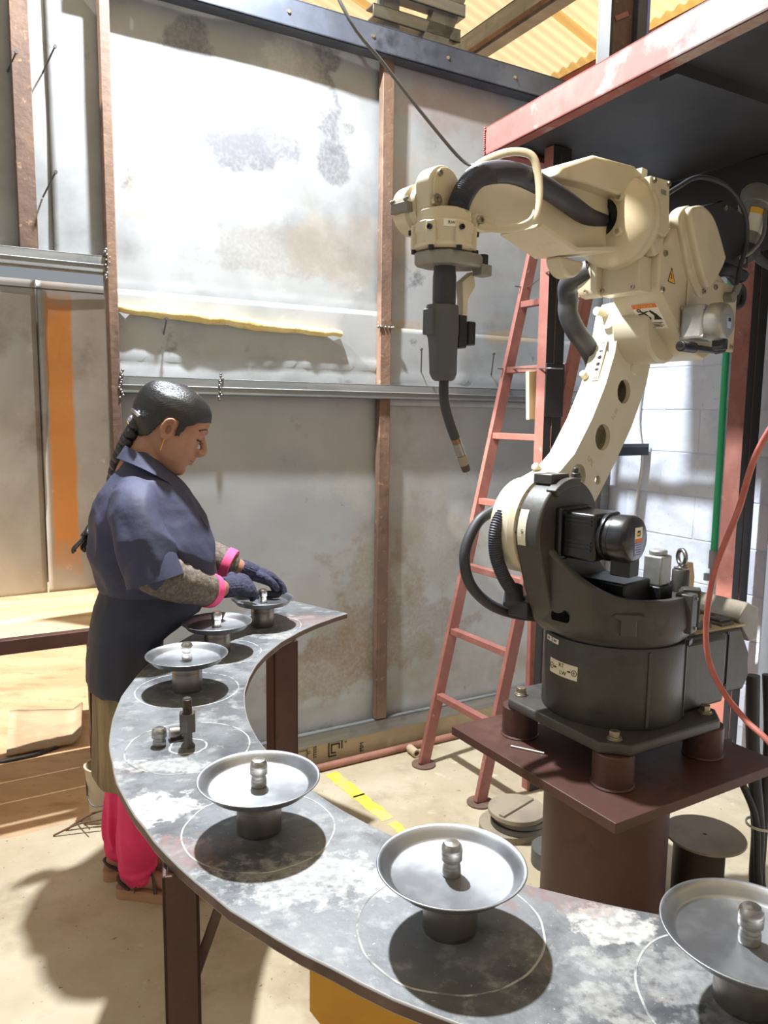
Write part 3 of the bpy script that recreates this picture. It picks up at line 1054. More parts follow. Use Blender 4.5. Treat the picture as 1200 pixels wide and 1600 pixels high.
tube(bm, spline([(-.42, -.30, 3.45), (-.135, -.35, 2.886), (.041, -.35, 2.723), (.262, -.35, 2.545), (.40, -.35, 2.452), (.44, -.40, 2.445)], 6), .0065, 8)
o = obj('hanging_cable', bm, 'rebar', smooth=60, loc=P0, rot=(0, 0, A30))
tag(o, 'dark cable strung from the roof down to the platform corner', 'cable')
# flood lamp above the frame
fl = empty('flood_lamp', LAMP)
tag(fl, 'round flood lamp on an arm from the top beam, above the picture', 'lamp')
bm = new()
lathe(bm, [(.03, .10), (.05, .08), (.085, .012), (.09, .006), (.086, .008), (.05, .07), (0, .075)], 28)
obj('reflector', bm, 'lamp_body', fl, smooth=50)
bm = new()
tube(bm, [(0, 0, .09), (0, 0, .14), tuple(W(-.55, -.03, 3.62) - LAMP), tuple(W(-.55, -.03, 2.99) - LAMP)], .011, 8)
obj('arm', bm, 'lamp_body', fl, smooth=60)

# ------------------------------------------------------------------ pipes and ladder on the floor
on_right('floor_pipe', [(-.6, -.045, .016), (.5, -.045, .016), (1.0, -.047, .016)], .016, 'conduit_brown', 'long brown pipe lying along the foot of the sheet wall', 'pipe')
bm = new()
a_, b2 = Vector((.128, 3.285, .02)), Vector((.158, 3.225, .02))
d_ = (b2 - a_).normalized()
lathe(bm, [(.012, 0), (.018, 0), (.018, (b2 - a_).length), (.012, (b2 - a_).length), (.012, 0)], 16, a_, d_, cap=False)
o = obj('pipe_offcut', bm, 'zinc_pipe', smooth=50)
tag(o, 'short beige pipe offcut on the floor by the ladder foot', 'pipe')

lad = empty('red_ladder', (.29, 3.0, 0))
tag(lad, 'red painted steel ladder leaning behind the robot', 'ladder')
LO = Vector((.29, 3.0, 0))
lf, lt = Vector((.185, 3.16, .006)) - LO, Vector((.64, 3.423, 2.262)) - LO
rf, rt = Vector((.389, 2.835, .006)) - LO, Vector((.806, 3.075, 2.121)) - LO
rt = rf + (rt - rf) * 1.06
acr = (rf - lf).normalized()
for a_, b2 in ((lf, lt), (rf, rt)):
    bm = new()
    bar(bm, a_, b2, .022, .05, U)
    obj('side_rail', bm, 'red_oxide', lad, bevel=.002)
for k in range(7):
    z = .295 + .28 * k
    bm = new()
    a_ = lf.lerp(lt, z / 2.262)
    b2 = rf.lerp(rt, z / (2.121 * 1.06))
    bar(bm, a_, b2, .032, .026)
    obj('rung', bm, 'red_oxide', lad, bevel=.002)
for a_ in (lf, rf):
    bm = new()
    lathe(bm, [(0, 0), (.052, 0), (.052, .007), (0, .007)], 24, (a_.x, a_.y, 0))
    obj('foot_disc', bm, 'rust_post', lad, smooth=40)
for z in (1.70, 2.05):
    bm = new()
    a_ = lf.lerp(lt, z / 2.262)
    q = [a_ + Vector((-.05, -.03, 0)), a_ + Vector((.01, -.035, .0)), Vector((.592, 2.915, z - .02)) - LO, Vector((.66, 2.91, z - .02)) - LO]
    tube(bm, spline(q, 5), .0028, 6)
    o = obj('tie_wire', bm, 'steel', lad, smooth=60)
# pine batten hanging beside the post
bm = new()
box(bm, -.021, .021, -.009, .009, 0, .185)
o = obj('pine_batten', bm, 'pine', loc=(.572, 3.02, 1.49), rot=(0, R(-3), A30), bevel=.001)
tag(o, 'short pale pine batten hanging beside the red post', 'wood piece')

# ------------------------------------------------------------------ curved work table
TC = Vector((.68, 2.01, 0))
RI, RO, ZT = 1.035, 1.337, .80
table = empty('curved_work_table', TC)
tag(table, 'curved dark steel work table ringed around the robot', 'table')
bm = new()
out_, in_ = [], []
nA = 72
for i in range(nA + 1):
    a = R(141 + 146 * i / nA)
    ro = RO + .0035 * mnoise.noise((i * .5, 0, 0))
    ri = RI + .0035 * mnoise.noise((i * .5, 4, 0))
    out_.append((ro * math.cos(a), ro * math.sin(a)))
    in_.append((ri * math.cos(a), ri * math.sin(a)))
vo = [[bm.verts.new((p[0], p[1], z)) for p in lst] for lst, z in ((out_, ZT - .02), (out_, ZT), (in_, ZT), (in_, ZT - .02))]
for k in range(4):
    A_, B_ = vo[k], vo[(k + 1) % 4]
    for i in range(nA):
        f = bm.faces.new((A_[i], A_[i + 1], B_[i + 1], B_[i]))
        f.material_index = 0 if k == 1 else 1
bm.faces.new([vo[k][0] for k in range(4)]).material_index = 1
bm.faces.new([vo[k][-1] for k in range(4)]).material_index = 1
tt_ = obj('table_top', bm, ['tabletop', 'table_edge', 'worn_edge'], table, bevel=.0026, seg=2)
tt_.modifiers['bevel'].material = 2
ST = [-101.4, -119.5, -138.5, -157.0, -174.0, 170.9, 156.0]
RS = 1.182


def station(a):
    return Vector((RS * math.cos(R(a)), RS * math.sin(R(a)), ZT))


def flat_ring(bm, c, r0, r1, z0, z1, seg=72, a0=0, a1=360, wob=.0):
    full = a1 - a0 >= 360
    n = seg if full else seg + 1
    rings = []
    for k in range(n):
        a = R(a0 + (a1 - a0) * k / seg)
        q = wob * mnoise.noise((math.cos(a) * 3 + c.x * 7, math.sin(a) * 3, c.y))
        rings.append([(c.x + (r + q) * math.cos(a), c.y + (r + q) * math.sin(a), z) for r, z in ((r0, z0), (r1, z0), (r1, z1), (r0, z1))])
    vr = [[bm.verts.new(p) for p in r] for r in rings]
    for i in range(n if full else n - 1):
        A_, B_ = vr[i], vr[(i + 1) % n]
        for k in range(4):
            bm.faces.new((A_[k], A_[(k + 1) % 4], B_[(k + 1) % 4], B_[k]))


for k, a in enumerate(ST):
    c = station(a)
    bm = new()
    flat_ring(bm, c, .1265, .1295, ZT - .0003, ZT + .0004, wob=.003)
    if k == 3:
        flat_ring(bm, c, .036, .040, ZT - .0003, ZT + .0004, wob=.003)
    obj('scribed_ring', bm, 'chalk', table)


def chan_leg(name, p, ang, w, d, m):
    """steel channel standing from floor to table underside; web outwards along ang."""
    bm = new()
    box(bm, -.006, 0, -w / 2, w / 2, 0, ZT - .02)
    box(bm, -d, 0, -w / 2, -w / 2 + .007, 0, ZT - .02)
    box(bm, -d, 0, w / 2 - .007, w / 2, 0, ZT - .02)
    box(bm, -d - .02, .03, -w / 2 - .02, w / 2 + .02, 0, .006)
    return obj(name, bm, m, table, bevel=.002, loc=(p[0], p[1], 0), rot=(0, 0, R(ang)))


def polar(r, a):
    return (r * math.cos(R(a)), r * math.sin(R(a)))


chan_leg('leg', (-.312 - .68, 1.122 - 2.01), -76, .056, .06, 'red_brown')
chan_leg('leg', (-.985, .352), -50, .09, .05, 'red_brown')
chan_leg('leg', polar(RO - .02, -82), -82, .126, .06, 'red_brown')
bm = new()
bar(bm, Vector((-.300, 1.158, .585)) - TC, Vector((-.232, 1.165, .785)) - TC, .010, .016)
obj('brace', bm, 'table_edge', table, bevel=.001)
# stations: spacer tubes, dishes and locating pins
dish_prof = [(0, 0), (.082, 0), (.0845, .0006), (.0872, .0035), (.0925, .0105), (.0975, .0152), (.1015, .0170), (.1028, .0165), (.1030, .0155), (.1018, .0145), (.0980, .0130), (.0935, .0085), (.088, .0012), (.085, -.0016), (.082, -.0022), (0, -.0022)]
pin_prof = [(0, 0), (.0125, 0), (.0132, .004), (.0128, .012), (.0112, .019), (.0112, .0205), (.0146, .0225), (.0148, .036), (.0138, .0415), (.0105, .0455), (0, .0465)]
tube_prof = [(.030, 0), (.0372, 0), (.0376, .001), (.0376, .0735), (.0370, .0745), (.030, .0745), (.030, 0)]
near = ['at the lower right corner of the picture', 'nearest of the fully visible ones', 'just in front of the bare hex stud', '', 'on the left bend beside the bare stud station', 'in front of the woman at her waist', 'under the gloved hands of the woman']
tube0 = dish0 = pin0 = None
for k, a in enumerate(ST):
    if k == 3:
        continue
    c = TC + station(a)
    rz = random.uniform(0, 6)
    jit = Vector((random.uniform(-.002, .002), random.uniform(-.002, .002), 0))
    if tube0 is None:
        bm = new()
        lathe(bm, tube_prof, 40, cap=False)
        tube0 = obj('spacer_tube', bm, 'tube', smooth=50)
        bm = new()
        lathe(bm, dish_prof, 72, cap=False)
        dish0 = obj('steel_dish', bm, 'dish', smooth=70)
        bm = new()
        lathe(bm, pin_prof, 28, cap=False)
        pin0 = obj('locating_pin', bm, 'pin', smooth=40)
        t_, d_, p_ = tube0, dish0, pin0
    else:
        t_, d_, p_ = tube0.copy(), dish0.copy(), pin0.copy()
        for q in (t_, d_, p_):
            COL.objects.link(q)
    t_.location = c
    d_.location = c + Vector((0, 0, .0770)) + jit
    p_.location = c + Vector((0, 0, .0772)) + jit
    d_.rotation_euler = (0, 0, rz)
    tag(t_, 'machined steel spacer tube under the dish ' + near[k], 'tube', 'spacer tubes on the table')
    tag(d_, 'shallow round steel dish ' + near[k], 'dish', 'steel dishes on the table')
    tag(p_, 'turned steel locating pin in the dish ' + near[k], 'pin', 'locating pins in the dishes')
# bare station: hex stud and two loose pins
c = TC + station(ST[3])
sd = empty('hex_stud', c, R(12))
tag(sd, 'upright threaded hex stud on the bare station of the table', 'stud')
bm = new()
lathe(bm, [(0, 0), (.015, 0), (.0145, .003), (.0095, .010), (.009, .036), (0, .036)], 20)
obj('shank', bm, 'stud', sd, smooth=40)
bm = new()
cyl(bm, (0, 0, .034), (0, 0, .075), .0185, seg=6)
obj('hex_body', bm, 'stud', sd, bevel=.0012)
bm = new()
pr = [(0, .075)]
for i in range(14):
    pr += [(.0098, .075 + i * .0022), (.0084, .0761 + i * .0022)]
pr += [(.0075, .107), (0, .107)]
lathe(bm, pr, 18, cap=False)
obj('thread', bm, 'stud', sd, smooth=30)
p_ = pin0.copy()
COL.objects.link(p_)
p_.location = (-.470, 1.552, ZT)
p_.scale = (1.05, 1.05, .84)
tag(p_, 'loose steel pin standing left on the table beside the hex stud', 'pin', 'loose pins on the table')
p_ = pin0.copy()
COL.objects.link(p_)
p_.location = (-.455, 1.578, ZT + .0149)
p_.rotation_euler = (R(90), 0, R(115))
tag(p_, 'loose steel pin lying on its side against the hex stud', 'pin', 'loose pins on the table')

# ------------------------------------------------------------------ pedestal under the robot
RC = Vector((.66, 2.13, 0))
BA = R(31)
ped = empty('robot_pedestal', RC, BA)
tag(ped, 'red-brown steel pedestal carrying the welding robot', 'pedestal')
bm = new()
lathe(bm, [(0, 0), (.178, 0), (.178, .535), (0, .535)], 56)
obj('column_pipe', bm, 'red_brown', ped, smooth=50)
bm = new()
lathe(bm, [(0, 0), (.212, 0), (.212, .012), (0, .012)], 48)
obj('foot_plate', bm, 'red_brown', ped, smooth=40)
bm = new()
box(bm, -.325, .325, -.325, .325, .535, .562)
obj('top_plate', bm, 'red_brown', ped, bevel=.002)
for sx in (-1, 1):
    for sy in (-1, 1):
        bm = new()
        lathe(bm, [(0, .562), (.055, .562), (.0565, .565), (.053, .569), (.053, .650), (.050, .653), (0, .653)], 32, (sx * .18, sy * .18, 0))
        obj('pad', bm, 'red_brown', ped, smooth=40)
for k in range(4):
    bm = new()
    poly_prism(bm, [(.176, .534), (.29, .534), (.176, .45)], -.006, .006, 'xz')
    obj('gusset', bm, 'red_brown', ped, rot=(0, 0, R(90) * k))
# welding electrode lying on the plate
bm = new()
tube(bm, [(-.289, -.033, .5652), (-.203, -.078, .5652)], .0022, 6)
o = obj('welding_rod', bm, 'white_paper', smooth=60, loc=RC)
tag(o, 'white welding rod lying on the pedestal plate', 'welding rod')

# ------------------------------------------------------------------ things on the floor around the pedestal
def disc(name, loc, r, h, m, label, rot=(0, 0, 0), hole=.0, group=None):
    bm = new()
    if hole:
        lathe(bm, [(hole, 0), (r - .002, 0), (r, .002), (r, h - .002), (r - .002, h), (hole, h), (hole, 0)], 44, cap=False)
    else:
        lathe(bm, [(0, 0), (r - .002, 0), (r, .002), (r, h - .002), (r - .002, h), (0, h)], 44)
    o = obj(name, bm, m, smooth=40, loc=loc, rot=rot)
    tag(o, label, 'disc', group)
    return o


gd = 'round plates stacked behind the pedestal'
disc('steel_disc', (.47, 2.645, 0), .108, .028, 'disc_steel', 'rusty round plate lowest in the stack left of the pedestal', group=gd)
disc('steel_disc', (.505, 2.64, .029), .102, .02, 'disc_dark', 'dark round plate second in the stack left of the pedestal', group=gd)
disc('steel_disc', (.512, 2.645, .050), .102, .02, 'disc_dark', 'dark round plate third in the stack left of the pedestal', group=gd)
disc('steel_disc', (.497, 2.64, .071), .104, .018, 'disc_steel', 'grey round plate topmost of the taller stack left of the pedestal', group=gd)
disc('steel_disc', (.585, 2.435, 0), .072, .06, 'disc_dark', 'thick dark round block against the pedestal foot', group=gd)
bm = new()
bar(bm, (.43, 2.57, .0935), (.56, 2.70, .0935), .022, .008)
o = obj('flat_bar', bm, 'disc_steel', bevel=.001)
tag(o, 'short flat steel bar lying over the plate stack', 'steel bar')
dr = empty('steel_drum', (.975, 2.20, 0))
tag(dr, 'dark brown round drum on the floor right of the pedestal', 'drum')
bm = new()
lathe(bm, [(0, 0), (.075, 0), (.078, .004), (.075, .012), (.075, .232), (.078, .238), (.075, .243), (0, .243)], 36)
obj('shell', bm, 'drum', dr, smooth=40)
disc('steel_disc', (.985, 2.19, .244), .118, .007, 'disc_steel', 'large dusty steel disc with centre hole lying on the drum', (R(0), R(0), 0), .006)
# yellow beam under the table
bm = new()
P_ = [Vector((-.111, 0, .66)), Vector((-.111, 0, .537)), Vector((.28, 0, 0)), Vector((.42, 0, 0)), Vector((-.02, 0, .66))]
poly_prism(bm, [(p.x, p.z) for p in P_], 0, .04, 'xz')
o = obj('yellow_beam', bm, 'yellow_steel', loc=(0, 1.135, 0), bevel=.003)
tag(o, 'yellow painted steel beam leaning under the curved table', 'beam')
# black cable bundle dropping from the robot base to the floor
cb = empty('cable_bundle', (1.17, 2.24, 0))
tag(cb, 'thick black cable bundle dropping to the floor right of the pedestal', 'cable')
for k, (pts, r) in enumerate((([(-.03, .04, .72), (-.02, .03, .5), (0, 0, .25), (.01, -.03, .02), (.15, -.10, .02)], .020), ([(.02, .05, .72), (.03, .03, .5), (.025, .02, .25), (.035, .0, .02), (.16, -.05, .02)], .016), ([(-.10, .02, .52), (-.06, .01, .40), (-.015, -.012, .28), (-.005, -.035, .1), (.02, -.06, .016), (.14, -.15, .016)], .011))):
    bm = new()
    tube(bm, spline(pts, 8), r, 12)
    obj('cable', bm, 'black_rubber', cb, smooth=60)
bm = new()
lathe(bm, [(.040, .255), (.044, .255), (.044, .262), (.040, .262), (.040, .255)], 20, (.008, .0, 0), cap=False)
obj('tie', bm, 'white_cable', cb, smooth=40)
# red air hose in front of the robot
bm = new()
pts = [(1.02, 1.50, 1.92), (.86, 1.50, 1.66), (.745, 1.52, 1.458), (.729, 1.57, 1.313), (.713, 1.62, 1.184), (.722, 1.67, 1.059), (.731, 1.67, .971), (.765, 1.67, .898), (.80, 1.62, .845), (.84, 1.55, .80), (.95, 1.45, .62), (1.1, 1.4, .3), (1.2, 1.45, .012), (1.5, 1.6, .012)]
tube(bm, spline(pts, 8), .0066, 12)
o = obj('air_hose', bm, 'red_hose', smooth=60)
tag(o, 'red rubber air hose hanging in front of the robot base', 'hose')

# ------------------------------------------------------------------ welding robot
TH = R(222)
robot = empty('welding_robot', RC)
tag(robot, 'cream and charcoal six-axis welding robot on the brown pedestal', 'robot')
RB = (0, 0, BA)     # base frame
RA = (0, 0, TH)     # arm frame: x forward in the arm plane, y towards the near side, z up


def part(name, bm, m, rot=RA, smooth=None, bevel=0, seg=2, parent=None):
    if parent is not None:
        return obj(name, bm, m, parent, smooth=smooth, bevel=bevel, seg=seg)
    return obj(name, bm, m, robot, smooth=smooth, bevel=bevel, seg=seg, rot=rot)


def screws(pts, axis, r, h_, m, parent, name='screw'):
    """socket screws, each its own object sharing one mesh."""
    me0 = None
    for p in pts:
        if me0 is None:
            b_ = new()
            capscrew(b_, (0, 0, 0), axis, r, h_)
            o_ = obj(name, b_, m, parent)
            me0 = o_
        else:
            o_ = me0.copy()
            COL.objects.link(o_)
        o_.location = p


# --- fixed base
bm = new()
h, cch = .232, .055
poly_prism(bm, [(h, -h + cch), (h, h - cch), (h - cch, h), (-h + cch, h), (-h, h - cch), (-h, -h + cch), (-h + cch, -h), (h - cch, -h)], .653, .682, 'xy')
flange = part('base_flange', bm, 'cast', RB, bevel=.006)
for sx in (-1, 1):
    for sy in (-1, 1):
        bm = new()
        p = Vector((sx * .18, sy * .18, .682))
        cyl(bm, p, p + Vector((0, 0, .004)), .020, seg=24)
        cyl(bm, p + Vector((0, 0, .004)), p + Vector((0, 0, .008)), .017, seg=24)
        cyl(bm, p + Vector((0, 0, .008)), p + Vector((0, 0, .023)), .0145, seg=6)
        part('anchor_bolt', bm, 'bolt', parent=flange, bevel=.0008)
bm = new()
lathe(bm, [(0, .680), (.192, .680), (.196, .686), (.196, .895), (.193, .902), (.186, .904), (.186, .910), (0, .910)], 72)
body = part('base_drum', bm, 'cast', RB, smooth=40)
bm = new()
box(bm, .10, .30, -.155, .155, .682, .885)
part('base_shoulder', bm, 'cast', RB, bevel=.012)
bm = new()
poly_prism(bm, [(.16, .700), (.425, .690), (.450, .730), (.445, .80), (.395, .885), (.16, .890)], -.130, .130, 'xz')
hous = part('connector_housing', bm, 'cast', RB, bevel=.007)
bm = new()
for x in (.265, .335):
    box(bm, x, x + .006, -.134, -.128, .71, .88)
for z in (.72, .88):
    capscrew(bm, (.33, -.131, z), (0, -1, 0), .005, .005)
part('casting_rib', bm, 'cast', parent=hous)
bm = new()
poly_prism(bm, [(.40, .905), (.46, .83), (.50, .83), (.50, .93), (.44, .955)], -.115, .06, 'xz')
pnl = part('connector_panel', bm, 'grey_clamp', RB, bevel=.004)
bm = new()
box(bm, .24, .30, -.10, -.03, .888, .905)
box(bm, .33, .39, -.11, -.05, .884, .902)
box(bm, .335, .385, -.10, -.06, .902, .912)
part('connector', bm, 'disc_dark', RB, bevel=.003)
bm = new()
box(bm, .20, .43, -.12, .02, .884, .892)
part('cover_plate', bm, 'sheet_dust', RB, bevel=.002)
bm = new()
for a in (250, 296):
    d = Vector((math.cos(R(a)), math.sin(R(a)), 0))
    bar(bm, d * .197 + Vector((0, 0, .690)), d * .197 + Vector((0, 0, .895)), .008, .006, d)
part('casting_rib', bm, 'cast', RB, bevel=.001)
bm = new()
for a in (252, 262):
    d = Vector((math.cos(R(a)), math.sin(R(a)), 0))
d = Vector((math.cos(R(294)), math.sin(R(294)), 0))
box(bm, -.018, .018, -.006, .004, -.004, .010, Matrix.Translation(d * .203 + Vector((0, 0, .90))) @ Matrix.Rotation(R(24), 4, 'Z'))
part('stop_block', bm, 'black_box', RB, bevel=.001)


def curved_label(name, rad, a0, a1, z0, z1, m, parent, off=.0006, n=10):
    bm = new()
    rings = []
    for i in range(n + 1):
        a = R(a0 + (a1 - a0) * i / n)
        rings.append([(r * math.cos(a), r * math.sin(a), z) for r, z in ((rad, z0), (rad + off, z0), (rad + off, z1), (rad, z1))])
    loft(bm, rings)
    return obj(name, bm, m, parent)


# --- RT label on the drum
lab = curved_label('axis_label', .196, 164, 195, .796, .836, 'cream_paper', body)
for body_t, a, z, sz in (('RT', 179, .8265, .016), ('LW', 181, .8065, .016)):
    d = Vector((math.cos(R(a)), math.sin(R(a)), 0))
    text_mesh('label_text', body_t, sz, 'ink', lab, face_mtx(d * .1970 + Vector((0, 0, z)), (-d.y, d.x, 0), (0, 0, 1)))
for a, sg in ((167.2, '-'), (192, '+')):
    d = Vector((math.cos(R(a)), math.sin(R(a)), 0))
    bm = new()
    mt = face_mtx(d * .1969 + Vector((0, 0, .816)), (-d.y, d.x, 0), (0, 0, 1))
    flat_ring(bm, Vector((0, 0, 0)), .0072, .0088, 0, .0006, 20)
    box(bm, -.004, .004, -.0006, .0006, 0, .0006)
    if sg == '+':
        box(bm, -.0006, .0006, -.004, .004, 0, .0006)
    o = obj('label_sign', bm, 'ink', lab)
    o.matrix_local = mt
for a, s in ((172.0, -1), (187.0, 1)):
    d = Vector((math.cos(R(a)), math.sin(R(a)), 0))
    bm = new()
    poly_prism(bm, [(-.005 * s, -.0015), (.001 * s, -.0015), (.001 * s, -.004), (.006 * s, 0), (.001 * s, .004), (.001 * s, .0015), (-.005 * s, .0015)], 0, .0006, 'xy')
    o = obj('label_arrow', bm, 'ink', lab)
    o.matrix_local = face_mtx(d * .1969 + Vector((0, 0, .816)), (-d.y, d.x, 0), (0, 0, 1))
for k, (a0, t_) in enumerate(((156.0, 'RE'), (166.0, 'BW'))):
    l2 = curved_label('axis_label', .196, a0, a0 + 8.5, .880, .894, 'white_paper', body)
    d = Vector((math.cos(R(a0 + 4.2)), math.sin(R(a0 + 4.2)), 0))
    text_mesh('label_text', t_, .009, 'ink', l2, face_mtx(d * .1970 + Vector((0, 0, .887)), (-d.y, d.x, 0), (0, 0, 1)))

# --- turning column with shoulder
bm = new()
lathe(bm, [(0, .912), (.196, .912), (.200, .918), (.200, 1.0), (.196, 1.012), (0, 1.012)], 72)
turret = part('turret', bm, 'cast', smooth=40)
J2 = (.195, 1.20)
# shoulder wall that climbs from the deck to the J2 bracket
key = [(-26, .255, 1.235), (-14, .285, 1.19), (0, .285, 1.135), (12, .268, 1.09), (25, .248, 1.058), (40, .228, 1.040), (60, .214, 1.034), (85, .206, 1.032), (110, .204, 1.032), (135, .204, 1.030), (160, .203, 1.030)]
bm = new()
rings = []
kk = spline([(a, r, z) for a, r, z in key], 5)
for q in kk:
    a, r, z = R(q.x), q.y, q.z
    rb = .198 + (r - .2) * .15
    ca, sa = math.cos(a), math.sin(a)
    rm = r * .45 + rb * .55
    rings.append([(rr * ca, rr * sa, zz) for rr, zz in ((rb, .918), (rm + .012, .955), (r, z - .008), (r - .006, z), (r - .022, z), (r - .028, z - .01), (rb - .03, .93))])
loft(bm, rings)
part('shoulder_wall', bm, 'cast', smooth=45)
bm = new()
lo = [(.200, .915), (.245, .955), (.290, 1.05), (.330, 1.165)] + circ(J2[0], J2[1], .138, 26, -10, 205) + [(.055, 1.12), (.00, 1.07), (-.09, 1.035), (-.15, 1.02), (-.15, .915)]
poly_prism(bm, lo, -.105, -.03, 'xz')
shoulder = part('shoulder_bracket', bm, 'cast', bevel=.008, seg=3)
bm = new()
box(bm, .185, .262, -.105, -.045, 1.325, 1.352)
cyl(bm, (.150, -.05, 1.315), (.150, -.05, 1.352), .012, seg=14)
cyl(bm, (.150, -.05, 1.352), (.150, -.05, 1.366), .008, seg=6)
poly_prism(bm, circ(.195, 1.20, .142, 10, 52, 100) + circ(.195, 1.20, .120, 10, 100, 52), -.05, -.018, 'xz')
part('casting_boss', bm, 'cast', parent=shoulder, bevel=.003)
bm = new()
poly_prism(bm, circ(.195, 1.20, .1395, 14, 128, 178) + circ(.195, 1.20, .1385, 14, 178, 128), -.088, -.066, 'xz') if False else None
lathe(bm, [(.1385, 0), (.1390, 0), (.1390, .026), (.1385, .026), (.1385, 0)], 96, (.195, -.096, 1.20), (0, 1, 0), cap=False)
for f in [f for f in bm.faces if not (f.calc_center_median().x > .29 and 1.155 < f.calc_center_median().z < 1.265)]:
    bm.faces.remove(f)
sl = obj('axis_label', bm, 'cream_paper', shoulder)
text_mesh('label_text', 'LA', .011, 'ink', sl, face_mtx((.3345, -.081, 1.205), (0, 0, -1), (0, 1, 0)))
# dark hole and boss on the turret front
bm = new()
d = Vector((math.cos(R(-1)), math.sin(R(-1)), 0))
sdv = Vector((-d.y, d.x, 0))
c_ = d * .2615 + Vector((0, 0, .983))
ring0 = [c_ + sdv * x * .027 + Vector((0, 0, z * .024)) for x, z in [(math.cos(2 * PI * i / 22), math.sin(2 * PI * i / 22) if math.sin(2 * PI * i / 22) > -.55 else -.55) for i in range(22)]]
loft(bm, [[p - d * .03 for p in ring0], [p + d * .0012 for p in ring0]])
part('cable_port', bm, 'void', smooth=30)
bm = new()
d = Vector((math.cos(R(39)), math.sin(R(39)), 0))
mt = face_mtx(d * .2265 + Vector((0, 0, .972)), (-d.y, d.x, 0), (0, 0, 1))
b1 = [(-.045, .030), (-.035, .036), (.035, .036), (.045, .030), (.022, .018), (.022, -.026), (-.020, -.026), (-.020, .018)]
loft(bm, [[mt @ Vector((x, y, -.02)) for x, y in b1], [mt @ Vector((x * .92, y * .92, .014)) for x, y in b1]])
part('casting_boss', bm, 'cast', bevel=.003)
# flat lugs on the right of the turret
for yy, a in ((.0, 96), (.0, 118)):
    d = Vector((math.cos(R(a)), math.sin(R(a)), 0))
    bm = new()
    mt = face_mtx(d * .205 + Vector((0, 0, .985)), (-d.y, d.x, 0), (0, 0, 1))
    box(bm, -.02, .02, -.05, .055, -.03, .016, mt)
    lug = part('side_lug', bm, 'cast', bevel=.003)
    screws([mt @ Vector((.008, z, .016)) for z in (-.038, .042)], d, .0042, .004, 'bolt', lug)
# J1 motor on the deck
bm = new()
box(bm, -.035, .035, .085, .150, 1.012, 1.055)
j1 = part('drive_block', bm, 'black_box', bevel=.004)
bm = new()
box(bm, -.030, .026, .092, .146, 1.055, 1.135)
cyl(bm, (-.002, .119, 1.135), (-.002, .119, 1.150), .024, seg=24)
part('turning_motor', bm, 'silver', bevel=.005)
bm = new()
box(bm, .03, .16, -.02, .12, 1.012, 1.075)
part('motor_shelf', bm, 'black_box', bevel=.006)
# eye bolt and its boss
ex, ey = -.15, .112
bm = new()
lathe(bm, [(0, 1.012), (.024, 1.012), (.024, 1.072), (.021, 1.076), (0, 1.076)], 28, (ex, ey, 0))
bs = part('lifting_boss', bm, 'cast', smooth=40)
bm = new()
lathe(bm, [(0, 1.076), (.020, 1.076), (.020, 1.081), (.009, 1.084), (.008, 1.094), (0, 1.094)], 20, (ex, ey, 0))
ringp = [Vector((ex + .021 * math.cos(t) * .55, ey + .021 * math.cos(t) * .83, 1.110 + .021 * math.sin(t))) for t in [2 * PI * i / 28 for i in range(29)]]
tube(bm, ringp, .0062, 10)
part('eye_bolt', bm, 'steel', smooth=50)
bm = new()
poly_prism(bm, [(-.19, 1.00), (-.215, 1.00), (-.235, .98), (-.24, 1.04), (-.225, 1.085), (-.19, 1.09)], .095, .11, 'xz')
part('packing_board', bm, 'board', bevel=.001)

# --- J2 motor
bm = new()
box(bm, J2[0] - .068, J2[0] + .068, -.030, -.012, J2[1] - .070, J2[1] + .068)
mot = part('shoulder_motor', bm, 'black_motor', bevel=.006)
bm = new()
box(bm, J2[0] - .060, J2[0] + .060, -.012, .085, J2[1] - .062, J2[1] + .060)
mb = part('motor_body', bm, 'black_motor', parent=mot, bevel=.008)
for k in range(3):
    for base in (-.036, .028):
        bm = new()
        box(bm, J2[0] + .059, J2[0] + .063, .0, .075, J2[1] + base + k * .010, J2[1] + base + k * .010 + .005)
        obj('cooling_fin', bm, 'black_motor', mot)
bm = new()
lathe(bm, [(0, .083), (.058, .083), (.062, .088), (.062, .098), (.056, .100), (.056, .112), (.060, .116), (.061, .150), (.056, .161), (.048, .166), (0, .167)], 48, (J2[0], 0, J2[1]), (0, 1, 0))
part('encoder_cap', bm, 'black_motor', parent=mot, smooth=40)
bm = new()
box(bm, J2[0] - .030, J2[0] + .018, .105, .160, J2[1] - .095, J2[1] - .045)
part('plug_block', bm, 'black_box', parent=mot, bevel=.004)
screws([(J2[0] + sx * .052, -.012, J2[1] + .054) for sx in (1, -1)], (0, 1, 0), .009, .012, 'black_box', mot, 'cap_screw')
bm = new()
box(bm, J2[0] - .022, J2[0] + .012, .1665, .1675, J2[1] - .006, J2[1] + .032)
st = part('warning_sticker', bm, 'white_paper', parent=mot)
for (z0, z1, m, x0, x1) in ((-.0055, .004, 'orange_ink', -.0215, .0115), (.010, .024, 'ink', -.012, .002), (.013, .019, 'yellow_ink', -.008, .006)):
    bm = new()
    box(bm, J2[0] + x0, J2[0] + x1, .1675, .1679 + (.0004 if m == 'yellow_ink' else 0), J2[1] + z0, J2[1] + z1)
    obj('sticker_print', bm, m, st)
bm = new()
box(bm, J2[0] - .020, J2[0] + .010, .1665, .1675, J2[1] - .040, J2[1] - .008)
st = part('rating_sticker', bm, 'label_blue', parent=mot)
bm = new()
for k in range(5):
    box(bm, J2[0] - .018, J2[0] + .008 - .004 * (k % 2), .1675, .1679, J2[1] - .037 + k * .006, J2[1] - .0345 + k * .006)
obj('sticker_print', bm, 'blue_ink', st)

